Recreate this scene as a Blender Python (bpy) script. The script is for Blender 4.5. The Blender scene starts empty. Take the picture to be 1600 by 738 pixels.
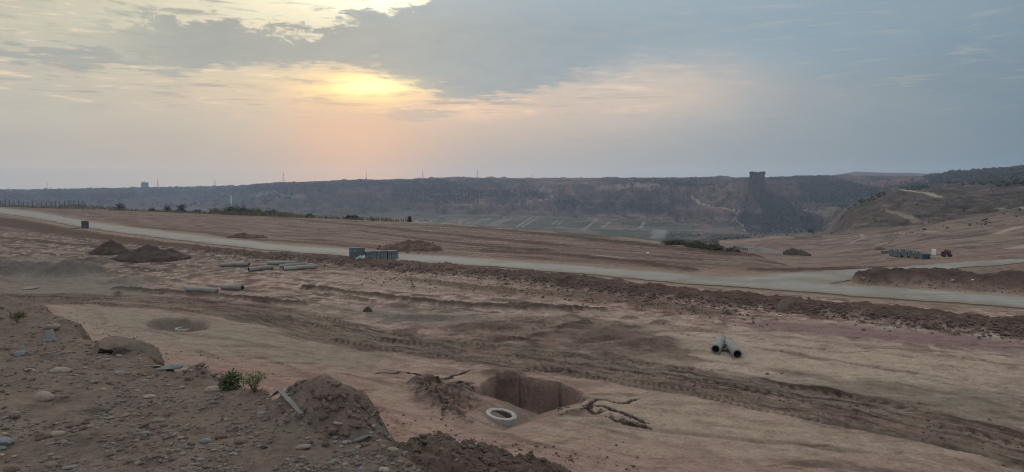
import bpy, bmesh, math, random
import numpy as np
from mathutils import Vector, Matrix, Euler

S = bpy.context.scene
C = S.collection
random.seed(4)
RNG = np.random.default_rng(7)
R = math.radians

# ------------------------------------------------------------------ camera
EYE = 7.5                    # eye height above the levelled site (z = 0)
FPX = 1164.0                 # focal length in pixels of the 1600 px wide photograph
PITCH = math.atan((369 - 288) / FPX)
cam_data = bpy.data.cameras.new('camera')
cam = bpy.data.objects.new('camera', cam_data)
C.objects.link(cam)
cam.location = (0, 0, EYE)
cam.rotation_euler = (math.pi / 2 - PITCH, 0, 0)
cam_data.sensor_width = 36.0
cam_data.lens = 36.0 * FPX / 1600.0
cam_data.clip_start = 0.1
cam_data.clip_end = 60000
S.camera = cam

# ------------------------------------------------------------------ exposure
S.view_settings.view_transform = 'Standard'
S.view_settings.look = 'None'
S.view_settings.exposure = 0.10
S.view_settings.gamma = 1.0
S.view_settings.use_curve_mapping = False
S.render.engine = 'CYCLES'
S.cycles.use_denoising = True
S.cycles.filter_width = 1.05
S.cycles.max_bounces = 4
S.cycles.diffuse_bounces = 2
S.cycles.glossy_bounces = 2
S.cycles.volume_bounces = 0
S.cycles.sample_clamp_indirect = 4.0


def srgb(r, g, b):
    out = []
    for c in (r, g, b):
        c /= 255.0
        out.append(c / 12.92 if c <= 0.04045 else ((c + 0.055) / 1.055) ** 2.4)
    return tuple(out)


class NT:
    """small helper for node trees"""
    def __init__(self, tree):
        self.t = tree
        self.n = tree.nodes
        self.l = tree.links

    def node(self, kind, **kw):
        nd = self.n.new(kind)
        for k, v in kw.items():
            setattr(nd, k, v)
        return nd

    def put(self, sock, v):
        if hasattr(v, 'is_output'):
            self.l.new(v, sock)
        elif isinstance(v, (tuple, list)) and len(v) == 3 and sock.type == 'RGBA':
            sock.default_value = (*v, 1)
        else:
            sock.default_value = v

    def math(self, op, a, b=0.0, c=0.0):
        nd = self.node('ShaderNodeMath', operation=op)
        for i, v in enumerate((a, b, c)):
            self.put(nd.inputs[i], v)
        return nd.outputs[0]

    def step(self, lo, hi, x):
        nd = self.node('ShaderNodeMapRange', interpolation_type='SMOOTHSTEP')
        self.put(nd.inputs['Value'], x)
        self.put(nd.inputs['From Min'], lo)
        self.put(nd.inputs['From Max'], hi)
        return nd.outputs[0]

    def mix(self, fac, a, b, blend='MIX'):
        nd = self.node('ShaderNodeMix', data_type='RGBA', blend_type=blend)
        self.put(nd.inputs[0], fac)
        self.put(nd.inputs[6], a)
        self.put(nd.inputs[7], b)
        return nd.outputs[2]

    def noise(self, vec, scale, detail=4.0, rough=0.55, dist=0.0, out=0):
        nd = self.node('ShaderNodeTexNoise')
        if vec is not None:
            self.l.new(vec, nd.inputs['Vector'])
        nd.inputs['Scale'].default_value = scale
        nd.inputs['Detail'].default_value = detail
        nd.inputs['Roughness'].default_value = rough
        nd.inputs['Distortion'].default_value = dist
        return nd.outputs[out]

    def scaled(self, vec, s, loc=(0, 0, 0), rot=(0, 0, 0)):
        nd = self.node('ShaderNodeMapping')
        self.l.new(vec, nd.inputs[0])
        nd.inputs['Location'].default_value = loc
        nd.inputs['Rotation'].default_value = rot
        nd.inputs['Scale'].default_value = s
        return nd.outputs[0]

    def curve(self, x, pts, lo, hi, ylo, yhi):
        """float curve through (x, y) points, in real units"""
        xn = self.node('ShaderNodeMapRange')
        self.put(xn.inputs['Value'], x)
        xn.inputs['From Min'].default_value = lo
        xn.inputs['From Max'].default_value = hi
        fc = self.node('ShaderNodeFloatCurve')
        self.l.new(xn.outputs[0], fc.inputs['Value'])
        cv = fc.mapping.curves[0]
        P = [((a - lo) / (hi - lo), (b - ylo) / (yhi - ylo)) for a, b in pts]
        while len(cv.points) < len(P):
            cv.points.new(0.5, 0.5)
        for p, q in zip(cv.points, P):
            p.location = q
        fc.mapping.update()
        yn = self.node('ShaderNodeMapRange')
        yn.inputs['To Min'].default_value = ylo
        yn.inputs['To Max'].default_value = yhi
        self.l.new(fc.outputs[0], yn.inputs['Value'])
        return yn.outputs[0]


# ------------------------------------------------------------------ sky
HAZE_DENSITY = 0.00034
HAZE_COLOR = (0.44, 0.56, 0.76)
HAZE_TOP = 75.0
HAZE_GLOW = (0.110, 0.138, 0.165)        # brightness the haze itself settles at
SUN_AZ, SUN_EL = -10.0, 13.0            # degrees; azimuth measured from +Y towards +X
world = bpy.data.worlds.new("World")
S.world = world
world.use_nodes = True
world.node_tree.nodes.clear()
w = NT(world.node_tree)
tc = w.node('ShaderNodeTexCoord')
DIR = tc.outputs['Generated']
sep = w.node('ShaderNodeSeparateXYZ')
w.l.new(DIR, sep.inputs[0])
dx, dy, dz = sep.outputs
az = w.math('MULTIPLY', w.math('ARCTAN2', dx, dy), 180 / math.pi)
el = w.math('MULTIPLY', w.math('ARCSINE', dz), 180 / math.pi)


def AZ(u):
    return math.degrees(math.atan((u - 800) / FPX))


def EL(v, u=800):
    return math.degrees(math.atan((288 - v) / math.hypot(FPX, u - 800)))


comb = w.node('ShaderNodeCombineXYZ')
w.put(comb.inputs[0], az)
w.put(comb.inputs[1], el)
AE = comb.outputs[0]                                    # (azimuth, elevation) in degrees
n1 = w.math('SUBTRACT', w.noise(w.scaled(AE, (0.16, 0.42, 1)), 1.0, 6, 0.55), 0.5)       # broad
n2 = w.math('SUBTRACT', w.noise(w.scaled(AE, (0.45, 1.1, 1), (3, 7, 1)), 1.0, 9, 0.62, 0.3), 0.5)   # puffs
n3 = w.math('SUBTRACT', w.noise(w.scaled(AE, (0.35, 3.2, 1), (9, 1, 4)), 1.0, 5, 0.55), 0.5)     # streaks

# clear-air colours: low band and high band, left to right
def ramp(x, stops):
    nd = w.node('ShaderNodeValToRGB')
    w.put(nd.inputs[0], x)
    e = nd.color_ramp.elements
    while len(e) < len(stops):
        e.new(0.5)
    for k, (p, c) in zip(e, stops):
        k.position = p
        k.color = (*srgb(*c), 1)
    return nd.outputs[0]


azw = w.math('ADD', az, w.math('MULTIPLY', n1, 8.0))
elw = w.math('ADD', el, w.math('ADD', w.math('MULTIPLY', n1, 2.2), w.math('MULTIPLY', n3, 0.8)))
t_az = w.step(-60, 60, az)
lin = w.node('ShaderNodeMapRange')
w.put(lin.inputs[0], azw)
lin.inputs['From Min'].default_value = -40
lin.inputs['From Max'].default_value = 40
t = lin.outputs[0]
low = ramp(t, [(0.05, (164, 160, 154)), (0.25, (174, 165, 154)), (0.36, (192, 168, 152)), (0.47, (164, 159, 156)),
               (0.68, (142, 149, 152)), (0.95, (108, 125, 135))])
mid = ramp(t, [(0.05, (180, 177, 166)), (0.28, (188, 179, 165)), (0.42, (196, 178, 162)), (0.58, (180, 172, 165)),
               (0.72, (148, 156, 160)), (0.95, (112, 131, 143))])
high = ramp(t, [(0.05, (186, 183, 166)), (0.28, (205, 201, 178)), (0.42, (190, 190, 180)), (0.58, (158, 174, 184)),
                (0.75, (136, 157, 171)), (0.95, (114, 136, 150))])
sky = w.mix(w.step(1.0, 6.0, elw), low, mid)
sky = w.mix(w.step(5.5, 11.0, elw), sky, high)


def glow(az0, el0, saz, sel, wob=1.0):
    a = w.math('DIVIDE', w.math('SUBTRACT', w.math('ADD', az, w.math('MULTIPLY', n2, 2.5 * wob)), az0), saz)
    b = w.math('DIVIDE', w.math('SUBTRACT', w.math('ADD', el, w.math('ADD', w.math('MULTIPLY', n2, 1.3 * wob), w.math('MULTIPLY', n3, 1.2 * wob))), el0), sel)
    q = w.math('ADD', w.math('MULTIPLY', a, a), w.math('MULTIPLY', b, b))
    return w.math('POWER', 2.718, w.math('MULTIPLY', q, -1.0))


# the bank of grey-blue stratocumulus left of and over the sun
pts_up = [(-60, 9.0), (AZ(0), 9.2), (AZ(120), 10.2), (AZ(260), 11.2), (AZ(400), 11.0), (AZ(500), 10.9), (AZ(560), 12.0), (AZ(620), 12.9), (AZ(690), 14.2), (AZ(760), 17), (60, 24)]
pts_lo = [(-60, 8.6), (AZ(0), 8.6), (AZ(120), 8.3), (AZ(260), 7.6), (AZ(400), 8.5), (AZ(500), 8.6), (AZ(580), 8.5), (AZ(640), 7.2), (AZ(700), 6.6), (AZ(780), 6.4), (AZ(860), 7.4), (AZ(1000), 9.0), (AZ(1300), 9.5), (60, 10)]
up = w.curve(az, pts_up, -60, 60, 0, 30)
lo = w.curve(az, pts_lo, -60, 60, 0, 30)
edge = w.math('ADD', el, w.math('ADD', w.math('MULTIPLY', n2, 6.5), w.math('MULTIPLY', n1, 4.0)))
edge_lo = w.math('ADD', el, w.math('ADD', w.math('MULTIPLY', n2, 3.2), w.math('MULTIPLY', n3, 2.2)))
soft_r = w.step(2, 14, az)
m_up = w.math('SUBTRACT', 1.0, w.step(-0.35, 0.45, w.math('SUBTRACT', edge, up)))
m_lo = w.step(w.math('SUBTRACT', -0.45, w.math('MULTIPLY', soft_r, 1.6)), w.math('ADD', 0.6, w.math('MULTIPLY', soft_r, 1.6)), w.math('SUBTRACT', edge_lo, lo))
bank = w.math('MULTIPLY', m_up, m_lo)
bank_fade = w.math('MULTIPLY', w.step(-33, -22, az), w.math('SUBTRACT', 1.0, w.math('MULTIPLY', w.step(4, 24, az), 0.55)))
bank = w.math('MULTIPLY', bank, w.math('ADD', 0.0, bank_fade))
str_cl = glow(AZ(150), 8.3, 7.5, 0.75, 2.2)
bank = w.math('MAXIMUM', bank, w.math('MULTIPLY', w.step(0.25, 0.75, str_cl), 0.8))
str_c2 = glow(AZ(660), 5.3, 3.2, 0.45, 1.6)
bank = w.math('MAXIMUM', bank, w.math('MULTIPLY', w.step(0.2, 0.8, str_c2), 0.55))

# light behind the cloud: strongest first under the bank
g_wide = glow(AZ(490), 6.7, 10, 2.0, 1.4)
sky = w.mix(w.math('MULTIPLY', g_wide, 0.40), sky, srgb(232, 204, 168))
g_top = w.math('MULTIPLY', glow(AZ(560), 14.0, 11, 2.6, 0.8), 1.0)
sky = w.mix(w.math('MULTIPLY', g_top, 0.9), sky, tuple(1.0 * c for c in (1.0, 0.93, 0.70)))
g_top2 = glow(AZ(610), 14.6, 5.0, 1.5, 0.6)
sky = w.mix(g_top2, sky, (1.5, 1.42, 1.05))
g_band = glow(AZ(1010), 7.0, 7.0, 2.1, 1.3)
sky = w.mix(w.math('MULTIPLY', g_band, 0.6), sky, srgb(212, 192, 175))
g_pink = glow(AZ(730), 5.6, 5.0, 0.7, 1.0)
sky = w.mix(w.math('MULTIPLY', g_pink, 0.6), sky, srgb(230, 196, 172))

# thin streaks of higher cloud, bright and dull by turns
n4 = w.math('SUBTRACT', w.noise(w.scaled(AE, (0.22, 2.1, 1), (5, 2, 8), (0, 0, R(2))), 1.0, 8, 0.62, 0.4), 0.5)
band = w.math('MULTIPLY', w.step(4.2, 6.5, el), w.math('SUBTRACT', 1.0, w.step(12, 17, el)))
lefty = w.math('SUBTRACT', 1.0, w.step(-4, 18, az))
sky = w.mix(w.math('MULTIPLY', w.math('MULTIPLY', w.step(0.02, 0.20, n4), band), w.math('ADD', 0.15, w.math('MULTIPLY', lefty, 0.7))), sky, srgb(154, 153, 148))
sky = w.mix(w.math('MULTIPLY', w.math('MULTIPLY', w.step(-0.03, -0.2, n4), band), w.math('ADD', 0.15, w.math('MULTIPLY', lefty, 0.6))), sky, srgb(240, 214, 178))
# cloud body: blue grey, brighter at its thin rims
cl_col = w.mix(w.step(-22, 6, az), srgb(142, 148, 145), srgb(126, 145, 158))
cl_col = w.mix(w.math('MULTIPLY', w.math('ADD', n2, 0.5), 0.45), cl_col, srgb(178, 184, 182))
cl_col = w.mix(w.step(11, 14.5, el), cl_col, srgb(150, 166, 177))
sky = w.mix(w.math('MULTIPLY', bank, 0.95), sky, cl_col)
# low darker wisps
wisp = w.math('MULTIPLY', w.step(0.02, 0.22, n3), w.math('MULTIPLY', w.step(3.0, 5.5, el), w.math('SUBTRACT', 1.0, w.step(7.5, 9.5, el))))
sky = w.mix(w.math('MULTIPLY', w.math('MULTIPLY', wisp, 0.5), w.math('SUBTRACT', 1.0, w.step(8, 26, az))), sky, srgb(172, 164, 158))

g_sun = glow(AZ(568), 7.1, 4.0, 1.15, 0.55)
veil = w.math('ADD', 0.5, w.math('MULTIPLY', w.step(0.14, -0.10, n4), 0.75))
sky = w.mix(w.math('MULTIPLY', w.math('MINIMUM', w.math('MULTIPLY', g_sun, veil), 1.0), w.math('SUBTRACT', 1.0, w.math('MULTIPLY', bank, 0.85))), sky, (1.2, 0.86, 0.36))
g_sun2 = glow(AZ(582), 7.3, 2.5, 0.6, 0.5)
sky = w.mix(w.math('MULTIPLY', g_sun2, w.math('MINIMUM', 0.95, veil)), sky, (1.5, 1.25, 0.62))
g_low = glow(AZ(545), 4.0, 5.0, 2.8, 0.4)
sky = w.mix(w.math('MULTIPLY', g_low, 0.6), sky, srgb(222, 178, 148))

# overhead and behind: even bright overcast
zen = w.mix(w.step(-0.5, 0.9, dy), (0.84, 0.84, 0.84), (0.94, 0.94, 0.94))
sky = w.mix(w.step(14, 34, el), sky, zen)
behind = w.math('SUBTRACT', 1.0, w.step(-0.35, 0.35, dy))
sky = w.mix(behind, sky, (0.56, 0.58, 0.61))

path = w.math('MINIMUM', 3500.0, w.math('DIVIDE', HAZE_TOP - EYE, w.math('MAXIMUM', dz, 0.001)))
Tz = w.math('POWER', 2.71828, w.math('MULTIPLY', path, -HAZE_DENSITY))
hz1 = w.node('ShaderNodeVectorMath', operation='SCALE')
hz1.inputs[0].default_value = HAZE_GLOW
w.put(hz1.inputs['Scale'], w.math('SUBTRACT', 1.0, Tz))
hz2 = w.node('ShaderNodeVectorMath', operation='SUBTRACT')
w.l.new(sky, hz2.inputs[0])
w.l.new(hz1.outputs[0], hz2.inputs[1])
hz3 = w.node('ShaderNodeVectorMath', operation='SCALE')
w.l.new(hz2.outputs[0], hz3.inputs[0])
w.put(hz3.inputs['Scale'], w.math('DIVIDE', 1.0, w.math('MAXIMUM', Tz, 0.16)))
sky = hz3.outputs[0]
nish = w.node('ShaderNodeTexSky', sky_type='NISHITA', sun_disc=False)
nish.sun_elevation = R(SUN_EL)
nish.sun_rotation = R(SUN_AZ)
nish.air_density = 1.5
nish.dust_density = 4.0
clouds = w.node('ShaderNodeVectorMath', operation='SCALE')
w.l.new(sky, clouds.inputs[0])
clouds.inputs['Scale'].default_value = 10.0
full = w.mix(0.985, nish.outputs[0], clouds.outputs[0])
bg = w.node('ShaderNodeBackground')
w.l.new(full, bg.inputs[0])
bg.inputs[1].default_value = 0.1
wo = w.node('ShaderNodeOutputWorld')
w.l.new(bg.outputs[0], wo.inputs[0])
world.cycles.sampling_method = 'MANUAL'
world.cycles.sample_map_resolution = 1024

sun_d = bpy.data.lights.new('sun', 'SUN')
sun_d.energy = 0.6
sun_d.angle = R(14)
sun_d.color = (1.0, 0.86, 0.66)
sun = bpy.data.objects.new('sun', sun_d)
C.objects.link(sun)
sun.rotation_euler = Vector((math.sin(R(SUN_AZ)) * math.cos(R(SUN_EL)), math.cos(R(SUN_AZ)) * math.cos(R(SUN_EL)), math.sin(R(SUN_EL)))).to_track_quat('Z', 'Y').to_euler()


# ================================================================== numeric tools
_TAB = {}


def _table(seed):
    if seed not in _TAB:
        rng = np.random.default_rng(1000 + seed)
        perm = rng.permutation(512).astype(np.int32)
        ang = rng.random(512).astype(np.float32) * 2 * np.pi
        _TAB[seed] = (perm, np.cos(ang)[perm], np.sin(ang)[perm])
    return _TAB[seed]


def perlin(x, y, seed=0):
    perm, gx, gy = _table(seed)
    x = np.asarray(x, np.float32)
    y = np.asarray(y, np.float32)
    x0, y0 = np.floor(x), np.floor(y)
    xf, yf = x - x0, y - y0
    xi, yi = x0.astype(np.int32), y0.astype(np.int32)
    p0, p1 = perm[xi & 511] + yi, perm[(xi + 1) & 511] + yi
    u = xf * xf * xf * (xf * (xf * 6 - 15) + 10)
    v = yf * yf * yf * (yf * (yf * 6 - 15) + 10)
    h = p0 & 511
    a = gx[h] * xf + gy[h] * yf
    h = p1 & 511
    b = gx[h] * (xf - 1) + gy[h] * yf
    h = (p0 + 1) & 511
    c = gx[h] * xf + gy[h] * (yf - 1)
    h = (p1 + 1) & 511
    d = gx[h] * (xf - 1) + gy[h] * (yf - 1)
    a = a + u * (b - a)
    c = c + u * (d - c)
    return (a + v * (c - a)) * np.float32(1.5)


def fk(k, x, y, octv=4, seed=0):
    """fbm evaluated only where k is set"""
    out = np.zeros(k.shape, np.float32)
    x = np.broadcast_to(x, k.shape)
    y = np.broadcast_to(y, k.shape)
    out[k] = fbm(x[k], y[k], octv, seed)
    return out


def fbm(x, y, octv=4, seed=0, gain=0.5):
    s = 0
    amp, f, tot = 1.0, 1.0, 0
    for k in range(octv):
        s = s + amp * perlin(x * f + 17.3 * k, y * f - 9.1 * k, seed + k)
        tot += amp
        amp *= gain
        f *= 2.03
    return s / tot


def worley(x, y, seed=0):
    """distance to the nearest and second-nearest feature point, and a cell value"""
    rng = np.random.default_rng(3000 + seed)
    perm = rng.permutation(512)
    px, py, pv = rng.random(512).astype(np.float32), rng.random(512).astype(np.float32), rng.random(512).astype(np.float32)
    xi = np.floor(x).astype(np.int64)
    yi = np.floor(y).astype(np.int64)
    f1 = np.full(x.shape, 9.0, np.float32)
    f2 = np.full(x.shape, 9.0, np.float32)
    val = np.zeros(x.shape, np.float32)
    for i in (-1, 0, 1):
        for j in (-1, 0, 1):
            h = perm[(perm[(xi + i) & 511] + yi + j) & 511]
            d = np.hypot(xi + i + px[h] - x, yi + j + py[h] - y).astype(np.float32)
            near = d < f1
            f2 = np.where(near, f1, np.minimum(f2, d))
            val = np.where(near, pv[h], val)
            f1 = np.where(near, d, f1)
    return f1, f2, val


def sstep(a, b, x):
    t = np.clip((x - a) / (b - a), 0, 1)
    return t * t * (3 - 2 * t)


def lerp(a, b, t):
    return a + (b - a) * t


CP, SP = math.cos(PITCH), math.sin(PITCH)


def ray(u, v):
    a, b = (u - 800.0), (369.0 - v)
    d = np.array([a, FPX * CP + b * SP, -FPX * SP + b * CP])
    return d / math.hypot(d[0], d[1])          # unit horizontal length


def P(u, v, z=0.0):
    d = ray(u, v)
    t = (z - EYE) / d[2]
    return (d[0] * t, d[1] * t)


def PR(u, v, r):
    d = ray(u, v)
    return (d[0] * r, d[1] * r, EYE + d[2] * r)


def smooth_line(pts, n=8):
    """Catmull-Rom through the points (any dimension)"""
    p = np.array(pts, float)
    p = np.vstack([2 * p[0] - p[1], p, 2 * p[-1] - p[-2]])
    out = []
    for i in range(1, len(p) - 2):
        for k in range(n):
            t = k / n
            out.append(0.5 * (2 * p[i] + (p[i + 1] - p[i - 1]) * t + (2 * p[i - 1] - 5 * p[i] + 4 * p[i + 1] - p[i + 2]) * t * t
                              + (3 * p[i] - p[i - 1] - 3 * p[i + 1] + p[i + 2]) * t ** 3))
    out.append(p[-2])
    return np.array(out)


def line_dist(X, Y, pts, reach):
    """(distance, arc length, signed side, extra columns) of the ground grid to a polyline; far points give distance 1e3"""
    p = np.array(pts, float)
    D = np.full(X.shape, 1e3, np.float32)
    Sx = np.zeros(X.shape, np.float32)
    T = np.zeros(X.shape, np.float32)
    E = np.zeros(X.shape + (max(p.shape[1] - 2, 1),), np.float32)
    acc = 0.0
    for a, b in zip(p[:-1], p[1:]):
        ab = b[:2] - a[:2]
        L = math.hypot(*ab)
        if L < 1e-6:
            continue
        t = np.clip(-(a[:2] @ ab) / L ** 2, 0, 1)
        rmin = math.hypot(*(a[:2] + ab * t))
        rmax = max(math.hypot(*a[:2]), math.hypot(*b[:2]))
        i_0, i_1 = np.searchsorted(RG, [rmin - reach, rmax + reach])
        if i_0 >= i_1:
            acc += L
            continue
        if rmin > reach * 1.02 and rmin > 0.5:
            pad = math.asin(reach / rmin)
            t0, t1 = math.atan2(a[0], a[1]), math.atan2(b[0], b[1])
            if abs(t0 - t1) < math.pi:
                j_0, j_1 = np.searchsorted(AZG, [min(t0, t1) - pad, max(t0, t1) + pad])
            else:
                j_0, j_1 = 0, len(AZG)
        else:
            j_0, j_1 = 0, len(AZG)
        if j_0 >= j_1:
            acc += L
            continue
        sl_ = (slice(i_0, i_1), slice(j_0, j_1))
        xx, yy = X[sl_], Y[sl_]
        t = np.clip(((xx - a[0]) * ab[0] + (yy - a[1]) * ab[1]) / L ** 2, 0, 1)
        dd = np.hypot(xx - a[0] - ab[0] * t, yy - a[1] - ab[1] * t)
        up = (dd < D[sl_]) & (dd < reach * 1.5)
        D[sl_] = np.where(up, dd, D[sl_])
        Sx[sl_] = np.where(up, acc + t * L, Sx[sl_])
        T[sl_] = np.where(up, ((xx - a[0]) * ab[1] - (yy - a[1]) * ab[0]) / L, T[sl_])
        if p.shape[1] > 2:
            E[sl_] = np.where(up[..., None], a[2:] + (b[2:] - a[2:]) * t[..., None], E[sl_])
        acc += L
    return D, Sx, T, E


def inside(X, Y, poly):
    p = np.array(poly, float)
    lo, hi = p.min(0), p.max(0)
    res = np.zeros(X.shape, bool)
    m = (X > lo[0]) & (X < hi[0]) & (Y > lo[1]) & (Y < hi[1])
    x, y = X[m], Y[m]
    c = np.zeros(x.shape, bool)
    j = len(p) - 1
    for i in range(len(p)):
        (xi, yi), (xj, yj) = p[i], p[j]
        if yi != yj:
            c ^= ((yi > y) != (yj > y)) & (x < (xj - xi) * (y - yi) / (yj - yi) + xi)
        j = i
    res[m] = c
    return res


def sdf(X, Y, poly, reach):
    """signed distance to a closed polygon, negative inside"""
    d = line_dist(X, Y, list(poly) + [poly[0]], reach)[0]
    ins = inside(X, Y, poly)
    return np.where(ins, -np.where(d > 900, reach, d), d)


# ================================================================== the ground sheet (polar grid round the viewpoint)
az_c = np.arange(-36.5, 36.51, 0.072)
az_l = -36.5 - np.cumsum(np.linspace(0.1, 2.0, 45))
AZG = np.radians(np.concatenate([az_l[::-1], az_c, -az_l])).astype(np.float64)


def geo(a, b, q):
    n = max(2, int(round(math.log(b / a) / q)))
    return a * np.exp(np.arange(n) / n * math.log(b / a))


RG = np.concatenate([geo(1.2, 5, 0.02), geo(5, 13, 0.0036), geo(13, 26.3, 0.0034), geo(26.3, 31.5, 0.0014), geo(31.5, 60, 0.0034), geo(60, 320, 0.006), geo(320, 1900, 0.007), geo(1900, 3400, 0.012), [3400]])
NA, NR = len(AZG), len(RG)
X = (np.sin(AZG)[None, :] * RG[:, None]).astype(np.float32)
Y = (np.cos(AZG)[None, :] * RG[:, None]).astype(np.float32)
RR = np.broadcast_to(RG[:, None].astype(np.float32), X.shape)

# ---- large relief: height control curves per direction.  keys: u; each entry (r, z) or (r, 'y', pixel row)
K = []


def key(u, *ctl):
    row = []
    for r, q, y in ctl:
        z = y if q == 'z' else PR(u, y, r)[2]
        row.append((math.log(r), z))
    K.append((math.atan((u - 800) / FPX), row))


def crest(u, y):
    x_, y_ = P(u, y)
    return math.hypot(x_, y_)


for u, yc in ((-900, 315), (-300, 318), (0, 322), (200, 328), (330, 333)):
    rc = crest(u, yc)
    key(u, (rc * .55, 'z', 0), (rc, 'z', 0), (rc * 1.35, 'z', -20), (800, 'z', -40), (1300, 'z', -40), (1850, 'y', 309),
        (2200, 'y', 300), (2500, 'y', {-900: 296, -300: 296, 0: 297.5, 200: 293, 330: 291}[u]), (2800, 'y', 300), (3150, 'y', {200: 300, 330: 300}.get(u, 295)), (3400, 'y', 304))
for u, yc, r4, y5, y6, r7, y7 in ((440, 337, 1250, 308, 294, 2300, 285.5), (560, 342, 1150, 316, 292, 2050, 281), (640, 346, 1120, 318, 290, 1900, 281),
                                 (690, 348, 1060, 318, 289, 1750, 277.5), (800, 357, 1000, 320, 289, 1700, 278.5), (900, 364, 950, 321, 289, 1700, 278.5),
                                 (1000, 373, 900, 322, 290, 1650, 277.5), (1095, 384, 850, 323, 290, 1550, 277.5)):
    rc = crest(u, yc)
    y4 = {440: 326, 560: 330, 640: 337, 690: 341}.get(u, 345 + (u - 800) * 0.02)
    key(u, (rc * .55, 'z', 0), (rc, 'z', 0), (rc * 1.4, 'z', -18), (520, 'z', -38), (r4, 'y', y4), (r4 * 1.09, 'y', y5),
        (r4 * 1.22, 'y', y6), (r4 * 1.42, 'y', y7), (r4 * 1.75, 'y', y7 + 3), (3100, 'y', 298), (3400, 'y', 304))
key(1125, (60, 'z', 0), (crest(1125, 388), 'z', 0), (112, 'z', -5), (231, 'y', 374), (820, 'y', 358), (920, 'y', 324),
    (1030, 'y', 292), (1210, 'y', 277.3), (1600, 'y', 281), (3100, 'y', 296), (3400, 'y', 304))
key(1180, (58, 'z', 0), (crest(1180, 398), 'z', 0), (110, 'z', -5), (235, 'y', 372), (790, 'y', 360), (880, 'y', 326),
    (985, 'y', 292), (1180, 'y', 277), (1600, 'y', 281), (3100, 'y', 296), (3400, 'y', 304))
key(1240, (56, 'z', 0), (76, 'z', -0.4), (110, 'z', -5), (245, 'y', 371), (790, 'y', 361), (870, 'y', 330),
    (1020, 'y', 300), (1190, 'y', 276), (1600, 'y', 281), (3100, 'y', 296), (3400, 'y', 304))
key(1285, (55, 'z', 0), (76, 'z', -0.4), (120, 'z', -5.2), (275, 'y', 367), (640, 'y', 366), (800, 'y', 348),
    (1040, 'y', 308), (1220, 'y', 274.5), (1900, 'y', 281), (3100, 'y', 276), (3400, 'y', 304))
key(1335, (55, 'z', 0), (78, 'z', -0.5), (130, 'z', -5.2), (280, 'y', 363), (330, 'y', 338), (400, 'y', 320),
    (900, 'y', 321), (1250, 'y', 274.5), (1900, 'y', 281), (3100, 'y', 266), (3400, 'y', 304))
key(1380, (55, 'z', 0), (80, 'z', -0.6), (150, 'z', -5.5), (275, 'y', 361), (330, 'y', 332), (415, 'y', 299),
    (800, 'y', 306), (1400, 'y', 275), (1900, 'y', 281), (3100, 'y', 268), (3400, 'y', 304))
key(1420, (55, 'z', 0), (80, 'z', -0.6), (160, 'z', -5), (265, 'y', 358), (330, 'y', 329), (425, 'y', 296),
    (750, 'y', 302), (1400, 'y', 275.5), (1900, 'y', 281), (3100, 'y', 268), (3400, 'y', 304))
key(1460, (55, 'z', 0), (80, 'z', -0.6), (165, 'z', -4.6), (255, 'y', 355), (330, 'y', 328), (430, 'y', 296),
    (700, 'y', 297), (1250, 'y', 276.5), (1900, 'y', 281), (3100, 'y', 271), (3400, 'y', 304))
key(1520, (55, 'z', 0), (80, 'z', -0.6), (165, 'z', -4), (250, 'y', 350), (330, 'y', 324), (430, 'y', 293),
    (640, 'y', 291), (950, 'y', 269), (1900, 'y', 281), (3100, 'y', 281), (3400, 'y', 304))
key(1600, (55, 'z', 0), (80, 'z', -0.6), (165, 'z', -3.2), (245, 'y', 344), (335, 'y', 312), (430, 'y', 288.5),
    (620, 'y', 285), (900, 'y', 263), (1900, 'y', 281), (3100, 'y', 281), (3400, 'y', 304))
key(2400, (55, 'z', 0), (80, 'z', -0.6), (165, 'z', -3), (245, 'z', -1), (335, 'z', 4), (430, 'z', 7),
    (620, 'z', 9), (900, 'z', 20), (1900, 'z', 10), (3100, 'z', 0), (3400, 'z', -40))
ka = np.array([k[0] for k in K])
kr = np.array([[c[0] for c in k[1]] for k in K])
kz = np.array([[c[1] for c in k[1]] for k in K])
KR = np.array([np.interp(AZG, ka, kr[:, i]) for i in range(kr.shape[1])])
KZ = np.array([np.interp(AZG, ka, kz[:, i]) for i in range(kz.shape[1])])
LRG = np.log(RG)
Z = np.zeros(X.shape, np.float32)
for j in range(NA):
    Z[:, j] = np.interp(LRG, KR[:, j], KZ[:, j])
# ease the kinks of the far relief along the radius (not the plateau lip or the skyline)
sm = Z.copy()
ker = np.hanning(31)
ker /= ker.sum()
pad = np.pad(Z, ((15, 15), (0, 0)), mode='edge')
sm = sum(ker[k] * pad[k:k + NR] for k in range(31))
ridge_r = np.exp(KR[7])[None, :]
ease = sstep(180, 420, RR) * sstep(1.1, 1.3, RR / np.exp(KR[1])[None, :]) * (1 - np.exp(-((np.log(RR) - np.log(ridge_r)) / 0.10) ** 2))
Z = lerp(Z, sm, ease).astype(np.float32)

crest_r = np.exp(KR[1])[None, :]
near = 1 - sstep(0.95, 1.05, RR / crest_r)                          # 1 on the levelled site
near = np.maximum(near, (np.degrees(AZG) > 16)[None, :] * (1 - sstep(75, 110, RR)))

COL = np.zeros(X.shape + (3,), np.float32)
ROUGH = np.full(X.shape, 0.35, np.float32)                          # how cloddy the surface is (drives bump)


def blend(col, m):
    COL[...] = COL + (np.array(col, np.float32) - COL) * m[..., None]


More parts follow.
